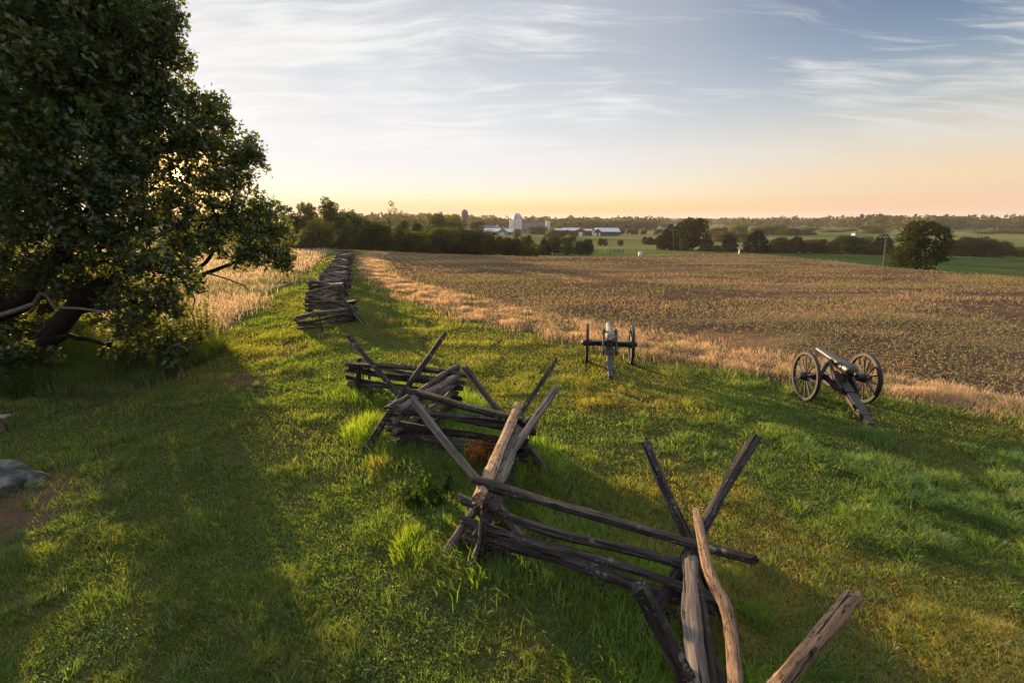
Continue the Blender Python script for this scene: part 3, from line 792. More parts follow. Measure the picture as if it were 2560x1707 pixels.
nf = empty('rail_fence', (-0.5, 7.5, 0)); tag(nf, 'dark weathered split rail zigzag fence with tall crossed stakes in the near grass', 'rail fence')
sd = 100
for i, (a, b) in enumerate(zip(FENCE[:-1], FENCE[1:])):
    n_r = (5, 6, 6, 6, 4, 4)[i]
    for k in range(n_r):
        z = .07 + (.25 if i in (4, 5) else .185) * k + (.10 if i % 2 else 0)
        sd += 1
        j = Vector((rnd.uniform(-.06, .06), rnd.uniform(-.06, .06), rnd.uniform(-.02, .02)))
        j2 = Vector((rnd.uniform(-.06, .06), rnd.uniform(-.06, .06), rnd.uniform(-.02, .02)))
        rr = rnd.uniform(.062, .088) * (1.1 if i in (1, 3) else 1)
        mt = M_wood_pale if i in (1, 3) and k > 1 else (M_wood_pale if rnd.random() < .12 else M_wood)
        place_log('rail', a + Vector((0, 0, z)) + j, b + Vector((0, 0, z)) + j2, rr, rr * rnd.uniform(.75, .95), sd, mt, nf, (rnd.uniform(.2, .42), rnd.uniform(.2, .42)), .11)
def P(px, py, z): return un(px, py, z)
stakes = [ # top px,py,z ; foot px,py,z ; radii
    ((1480, 1010, 1.95), (1700, 1490, -.02), .050, .062, M_wood), ((1735, 1008, 1.95), (1466, 1484, -.02), .066, .060, M_wood),
    ((948, 918, 1.95), (1215, 1256, -.02), .062, .066, M_wood_pale), ((1277, 888, 1.98), (1006, 1292, -.02), .058, .062, M_wood_pale),
    ((1065, 842, 1.9), (1257, 1084, -.02), .050, .058, M_wood), ((1277, 825, 1.95), (1118, 1080, -.02), .034, .048, M_wood),
    ((800, 770, 2.0), (1005, 1012, -.02), .055, .064, M_wood), ((1024, 766, 2.0), (840, 1036, -.02), .058, .062, M_wood),
    ((1465, 1345, 2.05), (1735, 1840, -.02), .070, .066, M_wood), ((1968, 1362, 2.1), (1380, 2070, -.02), .054, .054, M_wood_bare),
    ((826, 822, 1.25), (822, 899, -.02), .045, .05, M_wood), ((842, 828, 1.1), (846, 884, -.02), .035, .04, M_wood),
    ((1114, 1172, 1.0), (1088, 1306, -.02), .05, .075, M_wood), ((1575, 1410, .85), (1572, 1560, -.02), .05, .055, M_wood)]
for s, (t_, f_, r0, r1, mt) in enumerate(stakes):
    place_log('stake', P(*t_), P(*f_), r0 * 1.22, r1 * 1.25, 500 + s, mt, nf, (0, .05), .045)
riders = [((1100, 1108, 1.32), (1722, 1284, 1.18), .060, .048, M_wood, .10, 0), ((936, 896, 1.35), (1222, 972, 1.3), .062, .070, M_wood, .04, 0),
          ((1188, 930, 1.42), (1100, 1140, 1.22), .075, .105, M_wood_bare, .05, 0), ((1190, 990, 1.15), (1128, 1150, 1.1), .09, .11, M_wood_pale, .03, 0),
          ((800, 836, 1.18), (1066, 860, 1.15), .05, .055, M_wood, .06, 0),
          ((1048, 868, 1.15), (918, 940, 1.22), .075, .08, M_wood_pale, .04, 0),
          ((1592, 1290, 1.16), (1630, 1745, 1.18), .066, .105, M_wood_pale, .04, 0)]
for s, (a, b, r0, r1, mt, bd, _) in enumerate(riders):
    place_log('rail', P(*a), P(*b), r0 * 1.2, r1 * 1.2, 707 + s * 3, mt, nf, (.04, .05), bd)

bent_log('rail', [P(*q) for q in ((1600, 1170, 1.50), (1612, 1235, 1.47), (1632, 1320, 1.45), (1668, 1395, 1.44), (1682, 1470, 1.43), (1692, 1580, 1.43), (1712, 1720, 1.42))], [.050, .060, .064, .064, .062, .066, .070], 71, M_wood_bare, nf)

# far fence, running off to the woods
FL = np.array([(-10.1, 21.2), (-10.6, 23.5), (-12.6, 28.2), (-14.3, 34.9), (-16.3, 41.3), (-22.3, 59.2), (-29.6, 79)])
FR = np.array([(-7.7, 22.3), (-9.1, 25), (-10.5, 27.5), (-12.2, 33.8), (-14.0, 39.5), (-17.2, 48.1), (-20.6, 59.2), (-27.3, 79)])
ff = empty('rail_fence', (-9, 22, 0)); tag(ff, 'long grey brown stacked rail fence winding away to the woods', 'rail fence')
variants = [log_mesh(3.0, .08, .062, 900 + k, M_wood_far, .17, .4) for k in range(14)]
ys = [21.6]
while ys[-1] < 70: ys.append(ys[-1] + 1.95)
nodes = []
for i, yv in enumerate(ys):
    Pq = FL if i % 2 == 0 else FR
    nodes.append(Vector((np.interp(yv, Pq[:, 1], Pq[:, 0]), yv, 0)))
cnt = 0; merged = MB()
for i, (a, b) in enumerate(zip(nodes[:-1], nodes[1:])):
    nr = (5, 7, 8, 9)[i] if i < 4 else max(5, 9 - i // 6)
    for k in range(nr):
        z = .06 + .155 * k + (.075 if i % 2 else 0)
        va = a + Vector((rnd.uniform(-.1, .1), rnd.uniform(-.1, .1), tz(a.x, a.y) + z)); vb = b + Vector((rnd.uniform(-.1, .1), rnd.uniform(-.1, .1), tz(b.x, b.y) + z))
        me = rnd.choice(variants); d = vb - va; L = d.length + rnd.uniform(.35, .7)
        q = d.normalized().to_track_quat('X', 'Z') @ Quaternion((1, 0, 0), rnd.uniform(0, 6.28))
        if cnt < 92:
            o = bpy.data.objects.new('rail', me); o.rotation_mode = 'QUATERNION'; o.rotation_quaternion = q
            o.scale = (L / 3.0, rnd.uniform(.85, 1.25), rnd.uniform(.85, 1.25)); o.location = (va + vb) / 2 - ff.location; link(o, ff)
        else:
            M = Matrix.Translation((va + vb) / 2 - ff.location) @ q.to_matrix().to_4x4() @ Matrix.Diagonal((L / 3.0, 1.05, 1.05, 1))
            merged.add([M @ v.co for v in me.vertices], [tuple(p.vertices) for p in me.polygons])
        cnt += 1
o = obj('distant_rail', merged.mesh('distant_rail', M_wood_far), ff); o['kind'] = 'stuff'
for s, (t_, f_, r) in enumerate([((850, 736, 1.5), (919, 812, 0), .055), ((862, 752, 1.35), (890, 801, 0), .045), ((797, 782, 1.1), (806, 834, 0), .04), ((852, 742, 1.35), (902, 806, 0), .05)]):
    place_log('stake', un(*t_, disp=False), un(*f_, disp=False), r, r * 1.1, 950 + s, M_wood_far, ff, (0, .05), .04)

# ------------------------------------------------------------------ cannons
M_iron = simple_mat('cannon_iron', (0.022, 0.018, 0.016), 0.42, 0.35, .4, 9, .1, .5)
M_bronze = simple_mat('pale_bronze', (0.13, 0.125, 0.105), 0.6, 0.25, .5, 11, .25, .3)
M_paint = simple_mat('dark_carriage_paint', (0.024, 0.018, 0.016), 0.55, 0, .35, 10, .2)
M_paint2 = simple_mat('carriage_iron', (0.013, 0.012, 0.012), 0.5, 0.3, .3, 14, .2)
def cannon(loc, rz, barrel_mat, label, elev=3.0):
    root = empty('cannon', loc, rz); tag(root, label, 'cannon', 'field cannons on the lawn')
    R = .725; ax_z = R; hw = .80
    # barrel, breech at the back, muzzle forward (+Y)
    b = MB()
    prof = [(-.26, .0), (-.255, .03), (-.235, .05), (-.21, .055), (-.18, .045), (-.155, .032), (-.12, .04), (-.10, .085), (-.06, .125), (0, .150), (.08, .155), (.35, .152), (.62, .142), (.85, .122), (1.1, .106), (1.40, .096), (1.62, .090), (1.72, .092), (1.75, .088), (1.75, .045), (1.5, .043)]
    prof = [(p_, r_ * 1.10) for p_, r_ in prof]
    b.lathe(prof, 'Y', 28)
    b.lathe([(-.25, .045), (.25, .045)], 'X', 14, (0, .78, 0))
    o = b.build('barrel', barrel_mat, root, smooth=0.6)
    o.location = (0, -.70, 1.13); o.rotation_euler = (math.radians(elev), 0, 0)
    # cheeks either side of the barrel
    for s in (-1, 1):
        c = MB(); x0, x1 = (.185, .265) if s > 0 else (-.265, -.185)
        c.prism([(.30, 1.03), (.26, 1.20), (.14, 1.27), (-.02, 1.25), (-.14, 1.10), (-.75, .66), (-.78, .48), (-.35, .50), (.02, .52), (.20, .60)], 'X', x0, x1)
        ck = c.build('cheek', M_paint, root, bevel=.012)
        for (yy, zz) in ((.12, 1.10), (.05, .92), (-.18, .85), (-.42, .72), (-.60, .60)):
            k = MB(); k.lathe([(x1 if s > 0 else x0 - .012, .026), (x1 + .012 if s > 0 else x0, .026)], 'X', 8, (0, yy, zz)); k.build('bolt', M_paint2, ck)
    # trail
    t = MB()
    def sec(y, z, w_, h_): return [(-w_, y, z - h_), (w_, y, z - h_), (w_, y, z + h_), (-w_, y, z + h_)]
    S = [sec(.10, .80, .12, .10), sec(-.40, .66, .13, .12), sec(-1.0, .40, .12, .105), sec(-1.62, .13, .095, .085), sec(-1.86, .055, .075, .055)]
    V = [p for s_ in S for p in s_]; Fs = [(0, 1, 2, 3), tuple(reversed(range(16, 20)))]
    for i in range(4):
        for k in range(4): Fs.append((i * 4 + k, i * 4 + (k + 1) % 4, i * 4 + 4 + (k + 1) % 4, i * 4 + 4 + k))
    t.add(V, Fs); tr = t.build('trail', M_paint, root, bevel=.012)
    lp = MB(); lp.tube([(0, -1.84 + .10 * math.cos(a) - .06, .06 + .0 * a) if False else (.085 * math.sin(a), -1.94 + .085 * math.cos(a), .06) for a in np.linspace(0, 6.28, 17)], .018, 6); lp.build('lunette', M_paint2, tr)
    for s in (-1, 1):
        hd = MB(); hd.tube([(s * .12, -1.25, .33), (s * .20, -1.28, .34), (s * .21, -1.45, .27), (s * .11, -1.48, .25)], .014, 6); hd.build('handle', M_paint2, tr)
    for bx in (((-.125, -1.60, .17), (.125, -1.50, .235)), ((-.14, -.86, .50), (.14, -.78, .59))):
        hd = MB(); hd.box(*bx); hd.build('trail_strap', M_paint2, tr)
    es = MB(); es.lathe([(0, .02), (.30, .02)], 'Z', 10, (0, -.48, .70)); es.lathe([(0, .07), (.035, .07)], 'Z', 12, (0, -.48, .82)); es.build('elevating_screw', M_paint2, root)
    a = MB(); a.box((-hw + .1, -.075, ax_z - .085), (hw - .1, .075, ax_z + .085)); a.lathe([(-hw - .20, .045), (hw + .20, .045)], 'X', 12, (0, 0, ax_z))
    a.build('axle', M_paint2, root, bevel=.012)
    for s in (-1, 1):
        wroot = MB(); cx = s * hw
        ro, ri, tk = R, R - .085, .042
        n = 48; ring = [(-tk, ri), (-tk, ro - .018), (tk, ro - .018), (tk, ri)]
        def ringmesh(mb, ring):
            V = []; Fs = []; m = len(ring)
            for k in range(n):
                a_ = 2 * math.pi * k / n
                for (xx, r_) in ring: V.append((cx + xx, r_ * math.sin(a_), ax_z + r_ * math.cos(a_)))
            for k in range(n):
                for j in range(m): Fs.append((k * m + j, k * m + (j + 1) % m, ((k + 1) % n) * m + (j + 1) % m, ((k + 1) % n) * m + j))
            mb.add(V, Fs)
        ringmesh(wroot, ring); wh = wroot.build('wheel', M_paint, root, bevel=.006)
        ty = MB(); ringmesh(ty, [(-tk - .003, ro - .017), (-tk - .003, ro), (tk + .003, ro), (tk + .003, ro - .017)]); ty.build('tyre', M_paint2, wh)
        for k in range(14):
            a_ = 2 * math.pi * (k + .5) / 14; sp = MB()
            d = Vector((0, math.sin(a_), math.cos(a_)))
            c0 = Vector((cx, 0, ax_z)); sp.tube([c0 + d * .08, c0 + d * .3 , c0 + d * (ri + .004)], [.026, .021, .021], 6); sp.build('spoke', M_paint, wh)
        hb = MB(); hb.lathe([(-.19, .07), (-.17, .095), (-.08, .115), (-.06, .13), (.06, .13), (.08, .115), (.17, .095), (.19, .07)], 'X', 18, (cx, 0, ax_z)); hb.build('hub', M_paint2, wh, smooth=.5)
        ft = MB(); ft.box((cx - .17, -.11, -.01), (cx + .17, -.05, .05)) ; ft.build('wheel_rest', M_paint2, root)
    return root
cannon((9.45, 12.62, tz(9.45, 12.62)), math.radians(-6), M_iron, 'black cannon with a dark barrel, the nearer of the two at the field edge', 5)
cannon((3.58, 16.18, tz(3.58, 16.18)), math.radians(-9), M_bronze, 'cannon with a pale grey barrel, the farther of the two', 3)

# ------------------------------------------------------------------ bench and boulder
bp = un(-8, 960, .42)
bench = empty('plank_bench', (bp.x - .62, bp.y, 0), math.radians(4)); tag(bench, 'low bench of two bare brown planks on the shaded grass', 'bench')
for k in (0, 1):
    m = MB(); m.box((-.9, -.19 + k * .19, .38), (.75 - .08 * (1 - k), -.015 + k * .19, .425)); m.build('plank', M_plank, bench, bevel=.006)
for s in (-.6, .5):
    m = MB(); m.box((s - .045, -.16, 0), (s + .045, .14, .377)); m.build('leg', M_plank, bench, bevel=.005)

def rock_mat():
    m, t = material('grey_rock')
    tc = t.new('ShaderNodeTexCoord').outputs['Object']
    n = t.noise(tc, 2.2, 9, 0.65); n2 = t.noise(tc, 14, 6, .7)
    c = t.ramp(n, [(.36, (.022, .020, .019)), (.5, (.085, .078, .074)), (.64, (.19, .175, .165))])
    c = t.mix(t.math('MULTIPLY', t.sstep(n2, .55, .65), .6), c, (.035, .035, .03))
    c = t.mix(t.math('MULTIPLY', t.sstep(t.noise(tc, 5, 4, .6), .54, .64), .5), c, (.10, .115, .075))
    finish(t, principled(t, c, .95, 0, t.math('ADD', n, t.math('MULTIPLY', n2, .5)), 1.0, .14, .1))
    return m
M_rock = rock_mat()
def boulder(name, loc, rad, seed, label, sub=4):
    bm = bmesh.new(); bmesh.ops.create_icosphere(bm, subdivisions=sub, radius=1.0)
    r = np.random.default_rng(seed); dirs = r.normal(size=(16, 3)); dirs /= np.linalg.norm(dirs, axis=1)[:, None]; cut = r.uniform(.62, .95, 16)
    for v in bm.verts:
        p = np.array(v.co)
        for d, c in zip(dirs, cut):
            k = p @ d
            if k > c: p = p - d * (k - c) * .85
        nz = .10 * (float(fbm(np.array([p[0] * 3 + 7]), np.array([p[1] * 3 + p[2] * 2]), seed, 3)[0]) - .5)
        p = p * (1 + nz); v.co = (p[0] * rad[0], p[1] * rad[1], p[2] * rad[2])
    me = bpy.data.meshes.new(name); bm.to_mesh(me); bm.free(); me.materials.append(M_rock)
    me.polygons.foreach_set('use_smooth', np.ones(len(me.polygons), bool))
    try: me.set_sharp_from_angle(angle=.5)
    except Exception: pass
    return tag(obj(name, me, None, loc), label, 'rock')
rp = un(20, 1130); boulder('boulder', (rp.x - .75, rp.y - .2, .08), (1.2, .95, .62), 3, 'large grey weathered boulder half sunk in bare earth')
rp = un(72, 1108); boulder('boulder', (rp.x - .1, rp.y, .02), (.36, .28, .22), 5, 'smaller grey stone lying against the right side of the large boulder', 3)

# ------------------------------------------------------------------ broad-leaved weeds by the fence
def weed(name, label, c, rad, h, n, size, ca, cb, cat='weed', up=1.2, tip=None):
    root = empty(name, (c[0], c[1], tz(*c))); tag(root, label, cat)
    st = MB(); tips = []
    ns = max(5, n // 45)
    for k in range(ns):
        a = rnd.uniform(0, 6.28); r = rad * math.sqrt(rnd.random()); hh = h * rnd.uniform(.5, 1)
        b0 = Vector((math.cos(a) * r * .6, math.sin(a) * r * .6, -.02)); b1 = Vector((math.cos(a) * r, math.sin(a) * r, hh)); st.tube([b0, (b0 + b1) / 2 + Vector((0, 0, .04)), b1], [.006, .005, .003], 4); tips.append((b0, b1))
    st.build('stem', M_dead if tip else M_bark, root)
    idx = rng.integers(0, ns, n); t = rng.uniform(.2, 1.0, n) ** .8
    B0 = np.array([tuple(p[0]) for p in tips])[idx]; B1 = np.array([tuple(p[1]) for p in tips])[idx]
    Pp = B0 * (1 - t[:, None]) + B1 * t[:, None] + rng.normal(0, .05 if not tip else .03, (n, 3))
    v, f, c_ = leaf_quads(Pp, rng.uniform(.6, 1.2, n) * size, lerp(ca, cb, rng.random(n)), up)
    obj('foliage', mesh_np('foliage', v, f, M_crop, c_), root)
    return root
p = un(1105, 1065); weed('dock_plant', 'rusty orange dock gone to seed behind the thick fence logs', (p.x, p.y), .40, .62, 1900, .032, (.22, .07, .02), (.36, .15, .04), 'weed', .3, True)
p = un(985, 1140); weed('leafy_weed', 'low dark green broad leaved weed inside the fence corner', (p.x, p.y), .48, .34, 420, .13, (.02, .045, .010), (.05, .085, .018))
p = un(940, 1155); weed('leafy_weed', 'small browning weed at the left of the fence corner', (p.x, p.y), .24, .3, 260, .05, (.06, .05, .015), (.14, .085, .025))
p = un(915, 745); weed('dock_plant', 'brown dried weed at the foot of the poles leaning on the far fence', (p.x - .6, p.y - .2), .55, .5, 500, .05, (.14, .07, .04), (.24, .13, .07), 'weed', .3, True)

# ------------------------------------------------------------------ the oak
LEAF = np.array([(0, -.5), (.16, -.28), (.12, -.12), (.34, .06), (.17, .16), (.22, .38), (0, .55), (-.22, .38), (-.17, .16), (-.34, .06), (-.12, -.12), (-.16, -.28)])
LEAF7 = np.array([(0, -.5), (.20, -.22), (.13, -.06), (.34, .16), (.12, .26), (0, .55), (-.12, .26), (-.34, .16), (-.13, -.06), (-.20, -.22)])
def leaf_polys(P, size, col, out=None):
    n = len(P)
    a = rng.normal(size=(n, 3)); 
    if out is not None: a += out * .9
    a /= np.linalg.norm(a, axis=1)[:, None]
    nn = rng.normal(size=(n, 3)); nn[:, 2] += .9
    b = np.cross(a, nn); b /= np.linalg.norm(b, axis=1)[:, None] + 1e-9
    k = len(LEAF7)
    V = P[:, None, :] + (b[:, None, :] * LEAF7[None, :, 0, None] + a[:, None, :] * LEAF7[None, :, 1, None]) * np.asarray(size)[:, None, None]
    nrm = np.cross(a, b); V += nrm[:, None, :] * (np.abs(LEAF7[:, 0]) * .35)[None, :, None] * np.asarray(size)[:, None, None]
    return V.reshape(-1, 3), np.arange(k * n).reshape(n, k), np.repeat(col, k, 0)
oak_blobs = [(60, 60, 150, 13), (200, 40, 140, 14), (290, 60, 90, 15), (335, 130, 75, 14.8), (120, 200, 135, 13), (250, 210, 110, 14), (40, 330, 120, 12.6), (170, 340, 115, 13), (300, 320, 100, 14.5),
             (375, 225, 52, 15), (440, 275, 70, 15), (478, 262, 50, 15.4), (470, 355, 75, 15), (545, 372, 52, 15.5), (532, 455, 58, 15.2), (440, 440, 62, 15), (330, 430, 92, 14), (180, 465, 105, 13), (40, 470, 95, 12.6),
             (620, 505, 50, 15.6), (610, 560, 58, 15.5), (640, 595, 34, 15.4), (520, 535, 48, 15.3), (450, 545, 55, 14.8), (340, 555, 85, 14), (385, 630, 66, 13.8), (235, 570, 62, 13.4), (60, 590, 60, 13),
             (325, 700, 70, 14), (385, 690, 42, 14.0), (350, 770, 58, 14.3), (405, 800, 40, 14.6), (300, 815, 45, 14.6), (10, 800, 55, 12.8), (120, 650, 34, 13.2), (60, 830, 50, 13.2), (140, 815, 42, 15.6), (190, 690, 40, 15.4), (40, 660, 50, 15.5), (150, 600, 60, 15.8), (60, 740, 40, 15.8), (100, 775, 60, 16.8), (205, 765, 45, 17.2), (270, 650, 55, 16.4), (215, 660, 50, 16), (20, 850, 60, 14.5), (-90, 800, 120, 13.6), (-230, 740, 160, 14.2), (-260, 500, 180, 14.5), (-60, 700, 80, 16.5), (250, 850, 34, 14.8), (90, 690, 34, 14.9), (560, 590, 32, 15.3), (575, 345, 24, 15.5), (390, 60, 30, 15.2), (400, 130, 26, 15.0),
             (-160, 60, 200, 14), (-150, 330, 190, 14), (-140, 600, 150, 14), (-40, 860, 60, 13.5), (100, -150, 170, 14), (260, -110, 120, 15), (-120, -190, 190, 14), (200, -300, 170, 15), (0, -400, 200, 15)]
OAK_BASE = Vector((-18.2, 15.6, 0))
def in_gap(C):
    """thin place in the crown on its sunny side where the low sun comes through"""
    o = np.array((0, 0, H)); d = np.array(dirv(GLOW_AZ, GLOW_EL))
    r = C - o; t = r @ d
    return np.linalg.norm(r - t[:, None] * d[None], axis=1)
def oak():
    root = empty('oak_tree', OAK_BASE); tag(root, 'huge spreading oak with dark lobed leaves and low limbs, filling the left side', 'tree')
    blobs = []
    for (px, py, r, Y_) in oak_blobs:
        c = at_y(px, py, Y_, True); R_ = r * (2560 / 2352) / F * (Y_ / .99)
        blobs.append((np.array(c), R_))
        if r > 88:
            c2 = at_y(px - 12, py + 4, Y_ + 2.8, True); blobs.append((np.array(c2), R_ * 1.0))
    VV = []; CC = []; OO = []
    for c, R_ in blobs:
        n = int(62 * R_ ** 2) + 14
        d = rng.normal(size=(n, 3)); d /= np.linalg.norm(d, axis=1)[:, None]
        rad = R_ * (.40 + .66 * rng.random(n) ** .6) * (1 + .25 * (fbm(d[:, 0] * 3 + c[0], d[:, 2] * 3 + c[2], 3, 2) - .5) * 2)
        q = c[None] + d * rad[:, None] * np.array((1, 1, .92))
        q = q[q[:, 2] > .15]; m = len(q); dd = (q - c[None]); dd /= np.linalg.norm(dd, axis=1)[:, None] + 1e-9
        k = 18
        pp = np.repeat(q, k, 0) + rng.normal(0, .115, (m * k, 3)); VV.append(pp); OO.append(np.repeat(dd, k, 0))
        tone = rng.random(m)[:, None] * np.ones((1, k)); CC.append(tone.ravel())
    Pp = np.vstack(VV); tone = np.concatenate(CC); od = np.vstack(OO)
    g_ = in_gap(Pp); keep = (g_ > .055) & ~((g_ < .9) & (rng.random(len(Pp)) < .55 * (1 - g_ / .9)))
    Pp, tone, od = Pp[keep], tone[keep], od[keep]; n = len(Pp)
    col = lerp((.035, .058, .022), (.085, .110, .032), np.clip(tone * .8 + rng.normal(0, .18, n), 0, 1))
    br = rng.random(n) < .02; col[br] = (.10, .07, .03)
    v, f, c = leaf_polys(Pp, rng.uniform(.09, .225, n), col, od)
    o = obj('crown', mesh_np('crown', v - np.array(OAK_BASE), f, M_oak, c), root)
    # trunk and limbs
    def D(px, py, Y_): return at_y(px, py, Y_, True) - OAK_BASE
    t = MB(); t.tube([Vector((0, 0, -.2)), Vector((.1, 0, .5)), Vector((.3, -.2, 1.6)), Vector((.5, -.3, 3.2)), Vector((.9, -.3, 5.5)), Vector((1.6, -.2, 8.5)), Vector((2.2, 0, 11))], [.85, .62, .52, .47, .40, .28, .15], 14)
    t.build('trunk', M_bark, root, smooth=1.0)
    limbs = [([D(-60, 900, 14.6), D(20, 860, 14.4), D(90, 800, 14.2), D(150, 735, 14.2), D(225, 655, 14.3), D(310, 600, 14.6), D(400, 560, 15), D(500, 520, 15.3)], [.42, .38, .33, .28, .23, .17, .11, .05]),
             ([D(-80, 760, 14.8), D(40, 690, 14.2), D(110, 620, 14), D(160, 540, 14), D(250, 450, 14.2), D(330, 370, 14.6), D(420, 310, 15)], [.34, .30, .25, .21, .17, .12, .05]),
             ([D(-80, 640, 14.9), D(60, 600, 14.2), D(140, 590, 14), D(230, 600, 14), D(300, 560, 14.2)], [.26, .21, .18, .14, .07]),
             ([D(0, 520, 14.8), D(80, 380, 14.2), D(150, 240, 14.2), D(220, 120, 14.5), D(300, 20, 15)], [.28, .24, .19, .13, .06]),
             ([D(310, 600, 14.6), D(380, 625, 14.9), D(440, 640, 15.2), D(480, 625, 15.4), D(545, 600, 15.5), D(610, 580, 15.5)], [.12, .10, .085, .07, .055, .03]),
             ([D(150, 735, 14.2), D(200, 710, 14.4), D(300, 700, 14.2), D(380, 690, 14)], [.12, .10, .08, .04]),
             ([D(90, 800, 14.2), D(160, 770, 14.2), D(240, 790, 14.4), D(330, 780, 14.4)], [.10, .08, .06, .03]),
             ([D(440, 640, 15.2), D(480, 590, 15.3), D(530, 500, 15.3), D(545, 400, 15.5)], [.07, .06, .045, .02])]
    for pts, rad in limbs:
        # rounder curves with some crookedness
        q = []; rr = []
        for i in range(len(pts) - 1):
            for s in range(4):
                tt = s / 4; q.append(pts[i].lerp(pts[i + 1], tt) + Vector((rnd.uniform(-1, 1), rnd.uniform(-1, 1), rnd.uniform(-1, 1))) * rad[i] * .35); rr.append(rad[i] * (1 - tt) + rad[i + 1] * tt)
        q.append(pts[-1]); rr.append(rad[-1]); m = MB(); m.tube(q, rr, 9); m.build('limb', M_bark, root, smooth=1.0)
    # small branches reaching into the leaves
    anchors = [(p, r) for pts, rad in limbs for p, r in zip(pts, rad)]
    for c, R_ in blobs:
        sm = MB()
        cc = Vector(c) - OAK_BASE; a, r = min(anchors, key=lambda e: (e[0] - cc).length)
        mid = a.lerp(cc, .5) + Vector((rnd.uniform(-.2, .2), rnd.uniform(-.2, .2), rnd.uniform(-.1, .3))); sm.tube([a, mid, cc], [min(r, .07), .045, .02], 5)
        for k in range(7):
            dd = Vector((rnd.gauss(0, 1), rnd.gauss(0, 1), rnd.gauss(0, .8))).normalized() * R_ * .85
            sm.tube([cc, cc + dd * .5 + Vector((0, 0, .05)), cc + dd], [.022, .015, .006], 4)
        sm.build('branch', M_bark, root)
    for pts in ([(-20, 730), (40, 712), (78, 698), (95, 672), (108, 680), (126, 706), (180, 708), (240, 716)], [(452, 638), (440, 660), (447, 690), (443, 716)], [(440, 640), (452, 632), (450, 655), (440, 672)], [(480, 628), (520, 640), (560, 655), (570, 668)], [(170, 770), (190, 800), (195, 830)]):
        m = MB(); big = pts[0][0] < 0
        m.tube([D(px, py, (13.0 if big else 15.2)) for px, py in pts], [(.075 if big else .03) * (1 - .6 * i / len(pts)) for i in range(len(pts))], 7); m.build('dead_branch', M_dead, root, smooth=1.0)
oak()

def undergrowth():
    """tall weeds and grass under the oak"""
    n = 42000
    a = rng.random(n); x = -20 + a * 9.2; y = 13.2 + rng.random(n) * 4.6 + .25 * (x + 12)
    k = (x < -11.4 - .0 * y) & (y > 11.5); x, y = x[k], y[k]; n = len(x)
    h = rng.uniform(.3, .95, n) * (.5 + fbm(x / 1.2, y / 1.2, 19, 2)) * (1 + .5 * ss((-13.5 - x) / 3))
    v1 = blades(np.stack([x, y, terr(x, y)], 1), h, .013, rng.uniform(.1, .6, n), lerp((.045, .075, .018), (.11, .13, .03), rng.random(n)))
    return v1
V, Fc, C = undergrowth()
tag(obj('undergrowth', mesh_np('undergrowth', V, Fc, M_grass, C)), kind='stuff')
for k, (px, py, rr, hh, lab) in enumerate([(395, 835, .9, 1.5, 'dark shrub at the right foot of the oak, next to the mown path'), (310, 845, .9, 1.2, 'dark shrub under the oak, nearest to the thick limb'), (230, 850, .8, .9, 'yellow green leafy weed patch under the oak limb')]):
    p = un(px, py); weed('shrub', lab, (p.x, p.y + .5), rr, hh, 2600, .11, (.03, .05, .013) if k < 2 else (.07, .10, .02), (.075, .09, .022) if k < 2 else (.14, .16, .03), 'shrub', .8)

for k in range(8):
    xx = -20.6 + 1.05 * k + rnd.uniform(-.2, .2)
    weed('tall_weed', 'tall sunlit yellow green weeds standing behind the oak limbs', (xx, 18.3 + rnd.uniform(-.5, .8)), .85, 2.1, 1500, .10, (.06, .09, .018), (.13, .15, .03), 'weed', .8)['group'] = 'tall weeds behind the oak'

